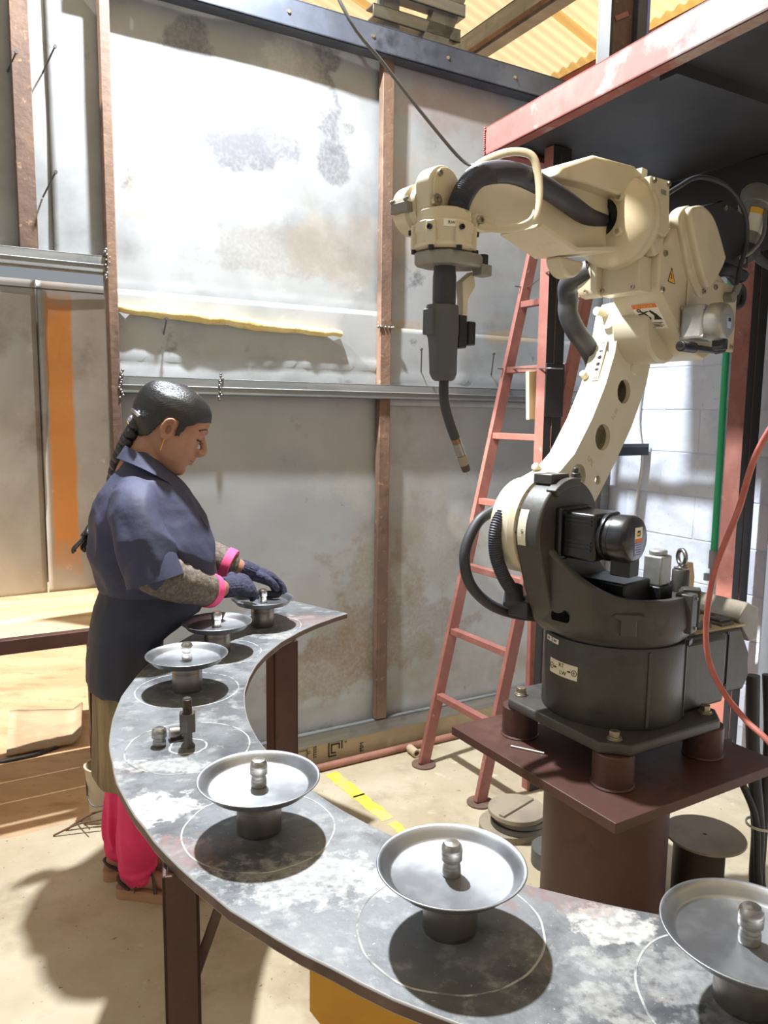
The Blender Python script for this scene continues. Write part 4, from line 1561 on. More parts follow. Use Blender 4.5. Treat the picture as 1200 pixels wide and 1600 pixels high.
# --- upper arm with three round windows
J3 = (-.215, 1.765)
left = [(.07, 1.398), (-.008, 1.495), (-.072, 1.597), (-.112, 1.69), (-.122, 1.745)]
right = [(-.325, 1.70), (-.296, 1.60), (-.225, 1.475), (-.145, 1.370), (-.060, 1.272)]
outl = circ(J2[0], J2[1], .132, 30, 235, 360 + 88) + [(.135, 1.352)] + left + [(-.135, 1.80), (-.165, 1.838), (-.215, 1.85), (-.27, 1.842), (-.312, 1.80), (-.33, 1.76)] + right + [(.02, 1.19), (.09, 1.12)]
holes = [circ(-.171, 1.578, .036, 26), circ(-.069, 1.443, .039, 26), circ(.048, 1.332, .037, 26), circ(-.052, 1.318, .0135, 16)]
bm = new()
ins = []
for i in range(len(outl)):
    (xa, za), (xb, zb) = outl[i - 1], outl[(i + 1) % len(outl)]
    tx, tz = xb - xa, zb - za
    ll = math.hypot(tx, tz) or 1
    ins.append((outl[i][0] - tz / ll * .013, outl[i][1] + tx / ll * .013))
poly_prism(bm, outl, -.124, -.110, 'xz', holes)
poly_prism(bm, outl, -.183, -.123, 'xz', [ins])
poly_prism(bm, outl, -.195, -.182, 'xz', holes)
uarm = part('upper_arm', bm, 'cream_light', smooth=35)
# J2 hub ring
bm = new()
lathe(bm, [(.06, 0), (.134, 0), (.140, .006), (.140, .028), (.128, .034), (.06, .034), (.06, 0)], 64, (J2[0], -.137, J2[1]), (0, 1, 0), cap=False)
hub = part('hub_ring', bm, 'cream', smooth=40)
for k in range(14):
    a = 2 * PI * k / 14
    bm = new()
    cyl(bm, (J2[0] + .133 * math.cos(a), -.105, J2[1] + .133 * math.sin(a)), (J2[0] + .133 * math.cos(a), -.100, J2[1] + .133 * math.sin(a)), .003, seg=8)
    part('dowel', bm, 'black_box', parent=hub)
for (x, z, r, hgt) in ((-.285, 1.70, .014, .006), (-.222, 1.650, .022, .005)):
    bm = new()
    cyl(bm, (x, -.1105, z), (x, -.110 + hgt, z), r, r * .8, 20)
    part('casting_pad', bm, 'cream_light', parent=uarm, smooth=30)
text_mesh('cast_number', '3190', .022, 'cream', uarm, face_mtx((-.125, -.1096, 1.512), (-.6, 0, .8), (-.8, 0, -.6)), .0012)
text_mesh('cast_number', 'LPR', .022, 'cream', uarm, face_mtx((-.01, -.1096, 1.375), (-.75, 0, -.66), (-.66, 0, .75)), .0012)
for (x, z) in ((.140, 1.352), (-.075, 1.62)):
    bm = new()
    cyl(bm, (x - .004, -.185, z), (x + .010, -.187, z + .011), .011, seg=14)
    part('clamp_boss', bm, 'cream', parent=uarm, smooth=40)
# sticker down the front edge of the upper arm
e0_, e1_ = Vector((-.120, -.150, 1.725)), Vector((-.076, -.150, 1.602))
ed = (e1_ - e0_).normalized()
en = Vector((-ed.z, 0, ed.x))
if en.x < 0:
    en = -en
bm = new()
mt = face_mtx(e0_ + en * .0045, ed, (0, 1, 0))
sgn = 1 if mt.col[2].xyz.dot(en) > 0 else -1
box(bm, 0, .125, -.011, .011, -.002, .001 * sgn + .001, mt)
st = obj('axis_label', bm, 'white_paper', uarm)
for (x, w_) in ((.008, .012), (.030, .008), (.048, .012), (.070, .010), (.088, .008), (.106, .012)):
    bm = new()
    if x in (.008, .106):
        cc = mt @ Vector((x + .006, 0, .0022))
        for t in range(16):
            pass
        ringv = [mt @ Vector((x + .006 + .007 * math.cos(2 * PI * i / 18), .007 * math.sin(2 * PI * i / 18), .0022)) for i in range(19)]
        tube(bm, ringv, .0009, 5)
        box(bm, x + .0055, x + .0065, -.004, .004, .0018, .0026, mt)
    else:
        box(bm, x, x + w_, -.005, .005, .0018, .0026, mt)
        box(bm, x + w_ * .4, x + w_ * .6, -.0085, .0085, .0018, .0026, mt)
    obj('label_print', bm, 'ink', st)

# --- elbow casing
bm = new()
cas = [(-.045, 1.955), (-.045, 1.85), (-.075, 1.822), (-.205, 1.722), (-.245, 1.690), (-.33, 1.672), (-.40, 1.70), (-.47, 1.715), (-.46, 1.90), (-.36, 1.945), (-.25, 2.0), (-.13, 2.02)]
poly_prism(bm, cas, -.100, .052, 'xz')
elb = part('elbow_casing', bm, 'cream', bevel=.007, seg=2)
bm = new()
lathe(bm, [(0, -.125), (.098, -.125), (.106, -.118), (.106, -.02), (.098, -.012), (0, -.012)], 56, (J3[0], 0, J3[1]), (0, 1, 0))
part('elbow_gearbox', bm, 'cream', smooth=40)
bm = new()
box(bm, -.51, -.20, .0525, .058, 1.705, 1.905)
rp = part('side_plate', bm, 'cream', bevel=.004)
screws([(x, .058, z) for x, z in ((-.49, 1.89), (-.49, 1.72), (-.36, 1.885), (-.40, 1.72))], (0, 1, 0), .008, .006, 'bolt', rp)
screws([(x, .052, z) for x, z in ((-.065, 1.845), (-.21, 1.735), (-.07, 1.94), (-.34, 1.935))], (0, 1, 0), .008, .006, 'bolt', elb)
# front box with cable outlet
bm = new()
box(bm, -.048, .015, -.100, .030, 1.835, 1.93)
fb = part('front_box', bm, 'cream', bevel=.005)
bm = new()
poly_prism(bm, [(.0, 1.83), (.03, 1.835), (.042, 1.85), (.042, 1.915), (.03, 1.925), (.0, 1.925)], -.145, -.085, 'xz')
co = part('cable_outlet', bm, 'cream_light', bevel=.004)
screws([(.042, -.115, z) for z in (1.845, 1.915)], (1, 0, 0), .006, .005, 'bolt', co)
screws([(.015, y, 1.847) for y in (-.08, .012)], (1, 0, 0), .006, .005, 'bolt', fb)
# danger sticker on the sloping front
a_, b2 = Vector((-.075, 0, 1.822)), Vector((-.205, 0, 1.722))
sd_ = (b2 - a_).normalized()
sn_ = Vector((-sd_.z, 0, sd_.x))
if sn_.x < 0:
    sn_ = -sn_
so = a_ + sd_ * .055 + sn_ * .0006 + Vector((0, -.012, 0))
mt = face_mtx(so, (0, 1, 0), -sd_)
fl_ = 1 if mt.col[2].xyz.dot(sn_) > 0 else -1


def plate(x0, x1, y0, y1, z0, z1, m, parent, name='sticker_print'):
    bm = new()
    box(bm, x0, x1, y0, y1, z0 * fl_, z1 * fl_, mt)
    return obj(name, bm, m, parent)


st = plate(-.038, .038, -.055, .045, -.001, .0008, 'white_paper', elb, 'danger_sticker')
plate(-.037, .037, .029, .044, .0006, .0012, 'orange_ink', st)
text_mesh('sticker_text', 'DANGER', .013, 'yellow_ink', st, mt @ Matrix.Translation((0, .0365, .0014 * fl_)))
bm = new()
for pts, r in (([(-.018, .018), (-.006, .004), (-.014, -.012)], .0022), ([(-.006, .004), (.002, -.010), (-.004, -.022)], .0022), ([(-.012, .010), (-.028, .006)], .0018), ([(-.010, .012), (.004, .016)], .0018)):
    tube(bm, [mt @ Vector((x, y, .0014 * fl_)) for x, y in pts], r, 6)
tube(bm, [mt @ Vector((-.022 + .005 * math.cos(t), .022 + .005 * math.sin(t), .0014 * fl_)) for t in [2 * PI * i / 10 for i in range(11)]], .0015, 5)
loft(bm, [[mt @ Vector((x, y, zz * fl_)) for x, y in ((.006, .016), (.012, .020), (.024, .004), (.034, -.020), (.010, -.018), (.016, -.002))] for zz in (.0008, .0014)])
obj('sticker_print', bm, 'ink', st)
for k in range(4):
    plate(-.033, .030 - .006 * (k % 2), -.032 - k * .0055, -.0295 - k * .0055, .0006, .0012, 'ink', st)
# warning triangle on the side
bm = new()
poly_prism(bm, [(-.095, 1.872), (-.130, 1.868), (-.111, 1.905)], .052, .0532, 'xz')
tr_ = part('warning_triangle', bm, 'yellow_ink', parent=elb)
bm = new()
tri = [(-.094, 1.871), (-.131, 1.867), (-.111, 1.907)]
tube(bm, [(x, .0532, z) for x, z in tri + tri[:1]], .0011, 5)
poly_prism(bm, [(-.110, 1.879), (-.114, 1.879), (-.113, 1.893), (-.111, 1.893)], .0532, .0537, 'xz')
obj('triangle_print', bm, 'ink', tr_)
# bulged rear cover
bm = new()
bul = [(-.135, 2.055), (-.175, 2.078), (-.225, 2.082), (-.285, 2.058), (-.352, 1.985), (-.362, 1.955), (-.300, 1.885), (-.262, 1.872), (-.225, 1.905), (-.17, 1.985)]
n0 = len(bul)
sb = [(p.x, p.z) for p in spline([(x, 0, z) for x, z in bul], 5, True)]
loft(bm, [[(x, .04, z) for x, z in sb], [(x, .085, z) for x, z in sb]])
bulge = part('rear_cover', bm, 'cream', bevel=.014, seg=4)
bm = new()
rib = [(-.115, 2.04), (-.150, 2.075), (-.185, 2.07), (-.205, 1.99), (-.250, 1.90), (-.300, 1.865), (-.262, 1.845), (-.205, 1.88), (-.155, 1.96)]
sr = [(p.x, p.z) for p in spline([(x, 0, z) for x, z in rib], 5, True)]
loft(bm, [[(x, .03, z) for x, z in sr], [(x, .066, z) for x, z in sr]])
part('cover_rim', bm, 'cream', bevel=.006)
screws([(-.145, .066, 2.06), (-.272, .066, 1.862)], (0, 1, 0), .007, .006, 'bolt', bulge)
# silver J3 motor
bm = new()
box(bm, J3[0] - .045, J3[0] + .048, .056, .122, J3[1] - .046, J3[1] + .048)
m3 = part('elbow_motor', bm, 'silver', bevel=.008)
bm = new()
lathe(bm, [(0, .118), (.046, .118), (.052, .124), (.052, .150), (.047, .164), (.038, .170), (0, .171)], 44, (J3[0] - .002, 0, J3[1] + .001), (0, 1, 0))
part('motor_cap', bm, 'silver', parent=m3, smooth=40)
for x, z in ((.04, .04), (.04, -.04), (-.04, -.04), (-.04, .04)):
    bm = new()
    cyl(bm, (J3[0] + x, .056, J3[1] + z), (J3[0] + x, .124, J3[1] + z), .007, seg=12)
    part('tie_rod', bm, 'silver', parent=m3, smooth=40)
bm = new()
box(bm, J3[0] - .016, J3[0] + .008, .1705, .1715, J3[1] - .018, J3[1] + .012)
st = part('motor_sticker', bm, 'label_blue', parent=m3)
bm = new()
box(bm, J3[0] - .012, J3[0] + .002, .1715, .172, J3[1] + .000, J3[1] + .010)
obj('sticker_print', bm, 'ink', st)
bm = new()
box(bm, J3[0] - .02, J3[0] + .005, .13, .165, J3[1] - .075, J3[1] - .045)
box(bm, J3[0] - .12, J3[0] + .10, .075, .10, J3[1] - .075, J3[1] - .060)
cyl(bm, (J3[0] - .11, .088, J3[1] - .066), (J3[0] - .15, .092, J3[1] - .060), .012, seg=14)
cyl(bm, (J3[0] + .10, .088, J3[1] - .068), (J3[0] + .02, .088, J3[1] - .068), .015, seg=14)
part('motor_plug', bm, 'black_box', parent=m3, bevel=.003)
bm = new()
cyl(bm, (-.43, .058, 1.862), (-.43, .085, 1.862), .016, seg=16)
cyl(bm, (-.455, .075, 1.875), (-.465, .080, 1.905), .011, seg=12)
part('sensor_plug', bm, 'grey_clamp', bevel=.001)

# --- J4 head
bm = new()
lathe(bm, [(0, -.085), (.085, -.085), (.098, -.06), (.100, -.005), (.116, .002), (.120, .010), (.120, .022), (.116, .028), (.119, .034), (.116, .052), (.100, .078), (.080, .098), (.058, .105), (.050, .104), (.048, .06), (0, .06)], 64, (0, -.040, 2.018), (1, 0, 0))
j4 = part('forearm_roll_housing', bm, 'cream', smooth=42)
bm = new()
lathe(bm, [(.030, .1035), (.0475, .1045), (.0475, .062), (0, .061)], 40, (0, -.040, 2.018), (1, 0, 0), cap=False)
part('hose_port', bm, 'black_box', parent=j4, smooth=40)
screws([(.098, -.040 + .068 * math.cos(R(a)), 2.018 + .068 * math.sin(R(a))) for a in (38, 322)], (1, 0, 0), .011, .012, 'cream', j4)
bm = new()
poly_prism(bm, [(.030, 1.985), (.035, 2.118), (-.062, 2.125), (-.075, 1.995), (-.055, 1.978)], -.13, .060, 'xz')
jb = part('roll_motor_box', bm, 'cream', bevel=.005)
screws([(x, .060, z) for x, z in ((.022, 2.108), (-.052, 2.114), (.020, 1.995))], (0, 1, 0), .007, .006, 'bolt', jb)
bm = new()
box(bm, -.043, -.018, .060, .0615, 2.083, 2.095)
box(bm, -.010, .012, .060, .0615, 2.083, 2.095) if False else None
part('embossed_plate', bm, 'grey_clamp', parent=jb)
for y in (-.035, .005):
    bm = new()
    box(bm, -.005, .022, y, y + .022, 2.118, 2.148)
    part('top_lug', bm, 'cream_light', parent=jb, bevel=.003)
bm = new()
poly_prism(bm, [(.02, 1.985), (-.03, 1.975), (-.065, 1.985), (-.05, 1.94), (-.02, 1.925), (.0, 1.95)], -.02, .054, 'xz')
part('neck_gusset', bm, 'cream', bevel=.006)
# black rear box, cables and wire feed motor
bm = new()
poly_prism(bm, [(-.25, 2.088), (-.455, 2.155), (-.64, 2.135), (-.66, 1.985), (-.47, 1.975), (-.33, 1.965)], -.09, .020, 'xz')
bb = part('wire_feeder_box', bm, 'black_box', bevel=.003)
screws([(x, .020, z) for x, z in ((-.47, 2.135), (-.475, 1.99), (-.62, 2.0))], (0, 1, 0), .008, .006, 'bolt', bb)
fm0, fm1 = Vector((-.665, .0, 2.045)), Vector((-.735, .0, 2.245))
fd = (fm1 - fm0).normalized()
bm = new()
lathe(bm, [(0, 0), (.040, 0), (.044, .006), (.044, .15), (.047, .152), (.047, .200), (.040, .212), (.025, .216), (0, .217)], 40, fm0, fd)
fm = part('feed_motor', bm, 'grey_clamp', smooth=40)
for h0, h1, m in ((.045, .105, 'white_paper'), (.105, .125, 'yellow_ink')):
    bm = new()
    lathe(bm, [(.0440, h0), (.0447, h0), (.0447, h1), (.0440, h1), (.0440, h0)], 40, fm0, fd, cap=False)
    for f in [f for f in bm.faces if f.calc_center_median().y < .012]:
        bm.faces.remove(f)
    part('motor_label', bm, m, parent=fm, smooth=40)
bm = new()
lathe(bm, [(0, -.03), (.036, -.03), (.05, -.012), (.05, 0), (0, 0)], 32, fm0, fd)
part('feed_gearbox', bm, 'black_rubber', parent=fm, smooth=40)


def hose(name, pts, r, m, n=10, rfun=None, seg=14):
    bm = new()
    tube(bm, spline(pts, n), r, seg, rfun)
    return part(name, bm, m, smooth=60)


hose('feeder_cable', [(-.07, .03, 2.085), (-.12, .05, 2.12), (-.22, .06, 2.165), (-.36, .075, 2.165), (-.46, .085, 2.11), (-.49, .085, 2.03), (-.47, .08, 1.96), (-.455, .078, 1.90)], .0065, 'black_rubber')
hose('motor_lead', [(-.70, .045, 2.17), (-.66, .06, 2.08), (-.60, .05, 2.02), (-.56, .03, 2.0)], .006, 'grey_clamp')
hose('feeder_cable', [(-.68, .03, 2.03), (-.74, .03, 2.015), (-.82, .05, 2.0), (-.95, .06, 2.02)], .014, 'black_rubber')
hose('feeder_cable', [(-.52, .0, 1.99), (-.58, .02, 1.95), (-.60, .02, 1.89), (-.56, .0, 1.84), (-.49, .0, 1.82)], .010, 'black_rubber')
hose('feeder_cable', [(-.47, .01, 1.99), (-.56, .02, 1.93), (-.61, .03, 1.91), (-.60, .03, 1.86), (-.52, .01, 1.85)], .010, 'black_rubber')
hose('cable_loom', [(-.34, .03, 1.955), (-.42, .035, 1.945), (-.5, .03, 1.955), (-.60, .03, 1.95)], .020, 'black_box')
bm = new()
lathe(bm, [(0, 2.06), (.014, 2.06), (.014, 2.095), (.024, 2.1), (.024, 2.135), (0, 2.135)], 24, (-.16, -.02, 0))
part('air_fitting', bm, 'black_box', smooth=40)

# --- forearm
bm = new()
fo = [(.672, 1.928), (.680, 1.955), (.665, 1.985), (.52, 2.030), (.38, 2.055), (.10, 2.09), (.085, 2.05), (.085, 1.945), (.17, 1.918), (.31, 1.900), (.45, 1.936), (.595, 1.903), (.645, 1.910)]
poly_prism(bm, fo, -.098, -.020, 'xz')
fore = part('forearm', bm, 'cream', bevel=.010, seg=3)
bm = new()
poly_prism(bm, [(.39, 2.052), (.365, 2.078), (.235, 2.132), (.050, 2.146), (.018, 2.138), (.010, 2.08), (.09, 2.062), (.235, 2.062)], -.115, .022, 'xz')
part('forearm_cover', bm, 'cream', bevel=.007, seg=3)
bm = new()
poly_prism(bm, [(.45, 1.928), (.31, 1.892), (.11, 1.925), (.11, 1.936), (.30, 1.905), (.44, 1.938)], -.09, .030, 'xz')
part('forearm_flange', bm, 'cream', bevel=.003)
bm = new()
poly_prism(bm, circ(.235, 1.905, .055, 16, 190, 350), -.075, -.03, 'xz')
part('forearm_belly', bm, 'cream', bevel=.010, seg=3)
bm = new()
lathe(bm, [(0, 0), (.014, 0), (.014, .016), (0, .016)], 20, (.628, -.012, 1.915), (0, 1, 0))
box(bm, .57, .63, -.012, .0, 1.903, 1.928)
lugf = part('guard_lug', bm, 'cream', bevel=.003)
bm = new()
capscrew(bm, (.628, .004, 1.915), (0, 1, 0), .009, .008)
part('screw', bm, 'bolt', parent=lugf)
hose('hose_guard', [(.632, -.03, 2.015), (.600, -.01, 2.045), (.565, .03, 2.062), (.53, .06, 2.056), (.512, .066, 2.02), (.506, .066, 1.97), (.520, .062, 1.925), (.555, .04, 1.905), (.600, .01, 1.903), (.628, .0, 1.908)], .0085, 'cream')


def ribbed(i, n):
    return .0225 + (.0008 if i % 2 else -.0008)


hose('forearm_hose', [(.722, .026, 1.895), (.720, .030, 1.925), (.706, .036, 1.958), (.670, .036, 1.990), (.61, .04, 2.010), (.54, .036, 2.020), (.46, .03, 2.018), (.36, .018, 2.010), (.26, -.004, 2.004), (.17, -.028, 2.004), (.08, -.040, 2.01)], .0225, 'hose_dark', 24, ribbed, 20)
# --- wrist
bm = new()
wp = [(.690, 1.905), (.772, 1.905), (.775, 1.955)] + circ(.732, 1.962, .044, 14, 5, 175) + [(.684, 1.94)]
poly_prism(bm, wp, -.045, .002, 'xz')
wr = part('wrist_housing', bm, 'cream', bevel=.006)
bm = new()
wp2 = [(x * .88 + .732 * .12, z * .9 + 1.955 * .1) for x, z in wp]
poly_prism(bm, wp2, .001, .007, 'xz')
cv = part('wrist_cover', bm, 'grey_clamp', bevel=.003)
cv.data.materials[0] = M['cream']
screws([(.755, .007, 1.985), (.706, .007, 1.918)], (0, 1, 0), .006, .005, 'bolt', cv)
bm = new()
lathe(bm, [(.006, 0), (.012, 0), (.012, .008), (.006, .008), (.006, 0)], 16, (.766, .007, 1.930), (0, 1, 0), cap=False)
part('breather', bm, 'bolt', parent=cv)
bm = new()
lathe(bm, [(0, -.112), (.040, -.112), (.050, -.102), (.052, -.065), (.045, -.058), (.045, -.04), (0, -.04)], 40, (.735, 0, 1.930), (0, 1, 0))
wc = part('wrist_side_cap', bm, 'cream', smooth=40)
bm = new()
box(bm, .772, .795, -.095, -.045, 1.915, 1.935)
for y in (-.09, -.05):
    capscrew(bm, (.792, y, 1.937), (.6, 0, .8), .006, .006)
part('wrist_clamp', bm, 'grey_clamp', parent=wc, bevel=.002)
WX = .727
bm = new()
lathe(bm, [(0, 1.916), (.050, 1.916), (.056, 1.912), (.0565, 1.892), (.061, 1.889), (.062, 1.872), (.059, 1.868), (.058, 1.850), (.062, 1.846), (.062, 1.840), (.055, 1.836), (.034, 1.836), (.034, 1.832), (0, 1.832)], 56, (WX, -.005, 0))
dr6 = part('wrist_drum', bm, 'cream', smooth=40)
for k, a in enumerate((20, 75, 140, 200, 265, 320)):
    d = Vector((math.cos(R(a)), math.sin(R(a)), 0))
    bm = new()
    mt = face_mtx(Vector((WX, -.005, 1.869)) + d * .058, (-d.y, d.x, 0), (0, 0, 1))
    box(bm, -.010, .010, -.030, .018, -.01, .010, mt)
    lg = part('drum_lug', bm, 'cream', parent=dr6, bevel=.003)
    bm = new()
    cyl(bm, mt @ Vector((0, -.030, .003)), mt @ Vector((0, -.038, .003)), .006, seg=10)
    part('bolt', bm, 'black_box', parent=dr6)
    screws([mt @ Vector((0, .004, .010))], d, .0055, .005, 'black_box', dr6)
d = Vector((math.cos(R(58)), math.sin(R(58)), 0))
wl_ = None
bm = new()
box(bm, -.016, .016, -.007, .007, -.004, .0008, face_mtx(Vector((WX, -.005, 1.881)) + d * .0622, (-d.y, d.x, 0), (0, 0, 1)))
wl_ = part('axis_label', bm, 'white_paper', parent=dr6)
text_mesh('label_text', 'RW', .009, 'ink', wl_, face_mtx(Vector((WX, -.005, 1.881)) + d * .0634, (-d.y, d.x, 0), (0, 0, 1)))
# --- torch
bm = new()
tc_ = [(WX + .055, -.035), (WX + .058, .012), (WX + .030, .045), (WX - .020, .052), (WX - .055, .050), (WX - .075, .040), (WX - .078, .005), (WX - .05, -.04), (WX, -.055), (WX + .035, -.05)]
poly_prism(bm, tc_, 1.806, 1.833, 'xy')
part('torch_clamp', bm, 'grey_clamp', bevel=.005)
bm = new()
lathe(bm, [(0, 1.715), (.0235, 1.715), (.0245, 1.74), (.0245, 1.785), (.0225, 1.80), (.0225, 1.812), (0, 1.812)], 30, (WX, 0, 0))
part('torch_collar', bm, 'black_rubber', smooth=40)
bm = new()


def octo(hx, hy, z, dx=0, c=.35):
    return [(WX + dx + x * hx, y * hy, z) for x, y in ((1, -c), (1, c), (c, 1), (-c, 1), (-1, c), (-1, -c), (-c, -1), (c, -1))]


loft(bm, [octo(.034, .030, 1.728, .004), octo(.038, .033, 1.724, .004), octo(.039, .034, 1.672, .004), octo(.034, .032, 1.660, .001), octo(.032, .031, 1.640, .0), octo(.031, .029, 1.588, -.002), octo(.026, .024, 1.576, -.003), octo(.018, .018, 1.573, -.003)])
tb = part('torch_body', bm, 'torch_grey', bevel=.003)
bm = new()
box(bm, WX + .040, WX + .049, -.014, .014, 1.665, 1.718)
part('torch_switch', bm, 'torch_grey', parent=tb, bevel=.003)
bm = new()
poly_prism(bm, [(WX - .040, 1.78), (WX - .075, 1.805), (WX - .082, 1.775), (WX - .060, 1.745), (WX - .056, 1.645), (WX - .042, 1.645), (WX - .044, 1.74)], -.006, .014, 'xz')
br = part('torch_bracket', bm, 'board', bevel=.002)
br.data.materials[0] = M['cream']
bm = new()
box(bm, WX - .092, WX - .060, .022, .050, 1.792, 1.815)
part('bracket_block', bm, 'grey_clamp', bevel=.002)
bm = new()
cyl(bm, (WX - .078, .036, 1.815), (WX - .078, .036, 1.836), .011, seg=16)
cyl(bm, (WX - .058, .03, 1.833), (WX - .058, .03, 1.843), .008, seg=12)
part('bracket_bolt', bm, 'black_box', bevel=.001)
bm = new()
box(bm, WX - .078, WX - .056, -.012, .022, 1.650, 1.70)
box(bm, WX - .048, WX - .024, -.02, .024, 1.642, 1.71)
part('sensor_block', bm, 'black_box', bevel=.003)
hose('torch_neck', [(.722, 0, 1.578), (.722, 0, 1.548), (.716, 0, 1.518), (.700, .0, 1.482), (.683, 0, 1.452)], .0105, 'black_rubber', 6)
d = (Vector((.645, 0, 1.382)) - Vector((.683, 0, 1.452))).normalized()
q0 = Vector((.683, 0, 1.452))
for name, h0, h1, r, m in (('neck_sleeve', -.002, .013, .0098, 'copper'), ('neck_barrel', .013, .042, .0100, 'steel'), ('gas_nozzle', .043, .066, .0105, 'disc_steel'), ('nozzle_tip', .066, .082, .0098, 'burnt')):
    bm = new()
    lathe(bm, [(0, h0), (r, h0), (r * (1.04 if name == 'neck_barrel' else 1), (h0 + h1) / 2), (r * (.93 if name == 'nozzle_tip' else 1), h1), (0, h1)], 24, q0, d)
    part(name, bm, m, smooth=40)
bm = new()
cyl(bm, q0 + d * .08, q0 + d * .095, .0008, seg=6)
part('welding_wire', bm, 'steel')
# --- black conduits on the far side
hose('elbow_conduit', [(.03, -.115, 1.905), (.04, -.15, 1.892), (.02, -.19, 1.872), (-.005, -.205, 1.835), (-.015, -.21, 1.80), (-.045, -.205, 1.755), (-.105, -.205, 1.715), (-.16, -.21, 1.67), (-.18, -.215, 1.60), (-.16, -.215, 1.54)], .029, 'black_rubber', 10, None, 18)
hose('shoulder_conduit', [(.285, -.215, 1.245), (.34, -.225, 1.215), (.385, -.225, 1.155), (.395, -.22, 1.10), (.370, -.215, 1.04), (.31, -.20, .985), (.23, -.18, .950), (.16, -.15, .935)], .015, 'black_rubber')
hose('shoulder_conduit', [(.275, -.17, 1.27), (.325, -.172, 1.21), (.330, -.17, 1.14), (.300, -.165, 1.07), (.255, -.155, 1.01), (.22, -.14, .96)], .018, 'hose_dark', 24, lambda i, n: .018 + (.0012 if i % 2 else -.0012))
bm = new()
cyl(bm, (.27, -.15, .985), (.245, -.17, 1.035), .030, .024, 22)
box(bm, .18, .27, -.17, -.105, .955, 1.0)
part('conduit_gland', bm, 'black_rubber', bevel=.004)
bm = new()
cyl(bm, (-.13, -.165, 1.81), (-.098, -.172, 1.812), .014, .012, 16)
part('stop_pin', bm, 'cream', smooth=40)

# ------------------------------------------------------------------ woman at the table
person = empty('person', (-.683, 2.31, 0), R(20))
person.scale = (1.03, 1.03, 1.0)
tag(person, 'woman in navy smock and pink trousers placing a dish with gloved hands', 'person')


def ridge(p, f, seed=0):
    n0 = mnoise.noise((p[0] * f + seed, p[1] * f, p[2] * f))
    n1 = mnoise.noise((p[0] * f * 2.1, p[1] * f * 2.1 + seed, p[2] * f * 2.1))
    return 1 - 2.2 * abs(n0) + .4 * n1


def smock_folds(c):
    # creases run down and forward from the shoulder, tighter under the arm
    q = (c.x * 1.0 + c.z * .55, c.y * .8, c.z * .42 - c.x * .35)
    k = min(1, max(0, (1.34 - c.z) / .08)) * min(1, max(0, (c.z - .965) / .03))
    return .015 * k * (ridge(q, 9, 3) - .35)


def drape(c):
    q = (c.x, c.y, c.z * .16)
    return .006 * (ridge(q, 12, 7) - .35)


def remesh(name, bm, m, parent, voxel, smooth=3, mtx=None, folds=None):
    if mtx is not None:
        bmesh.ops.transform(bm, matrix=mtx, verts=bm.verts)
    bmesh.ops.recalc_face_normals(bm, faces=bm.faces)
    me = bpy.data.meshes.new(name)
    bm.to_mesh(me)
    bm.free()
    t = bpy.data.objects.new(name, me)
    COL.objects.link(t)
    md = t.modifiers.new('r', 'REMESH')
    md.mode = 'VOXEL'
    md.voxel_size = voxel
    dg = bpy.context.evaluated_depsgraph_get()
    dg.update()
    me2 = bpy.data.meshes.new_from_object(t.evaluated_get(dg))
    bpy.data.objects.remove(t)
    b = new()
    b.from_mesh(me2)
    bpy.data.meshes.remove(me2)
    for _ in range(smooth):
        bmesh.ops.smooth_vert(b, verts=b.verts, factor=.5, use_axis_x=True, use_axis_y=True, use_axis_z=True)
    if folds:
        b.normal_update()
        for v, dd in [(v, v.normal * folds(v.co)) for v in b.verts]:
            v.co += dd
    return obj(name, b, m, parent, smooth=180)


def sering(z, xb, xf, hw, n=32, p=2.3, cy=0, skew=0):
    cx, rx = (xb + xf) / 2, (xf - xb) / 2
    out = []
    for i in range(n):
        a = 2 * PI * i / n
        c, s = math.cos(a), math.sin(a)
        x = math.copysign(abs(c) ** (2 / p), c)
        y = math.copysign(abs(s) ** (2 / p), s)
        out.append((cx + rx * x, cy + hw * y, z + skew * x))
    return out


def limb(bm, pts, n=6, seg=16, flat=1.0):
    sp = spline([p[:3] for p in pts], n)
    rr = [v.x for v in spline([(p[3], 0, 0) for p in pts], n)]
    tube(bm, sp, rr, seg, flat=flat)
    for p in (pts[0], pts[-1]):
        bmesh.ops.create_icosphere(bm, subdivisions=2, radius=p[3] * .98, matrix=Matrix.Translation(p[:3]))


def ball(bm, p, r, sc=(1, 1, 1), mtx=None, sub=2):
    q = Matrix.Translation(p) @ Matrix.Diagonal((*sc, 1))
    if mtx is not None:
        q = mtx @ q
    bmesh.ops.create_icosphere(bm, subdivisions=sub, radius=r, matrix=q)


HM = Matrix.Translation((.030, 0, 1.452)) @ Matrix.Rotation(R(24), 4, 'Y')
head = [(-.122, .022, .060, .018), (-.116, .002, .080, .034), (-.1, -.018, .090, .048), (-.08, -.038, .0945, .063), (-.06, -.055, .097, .071), (-.04, -.07, .098, .0755), (-.02, -.085, .099, .077), (0, -.095, .099, .078), (.015, -.1, .102, .0785), (.03, -.104, .107, .079), (.06, -.104, .106, .078), (.09, -.098, .098, .070), (.115, -.08, .076, .054), (.13, -.05, .042, .034), (.135, -.02, .02, .015)]
bm = new()
tmp = new()
loft(tmp, [sering(z, xb, xf, hw, 40, 2.25) for z, xb, xf, hw in head])
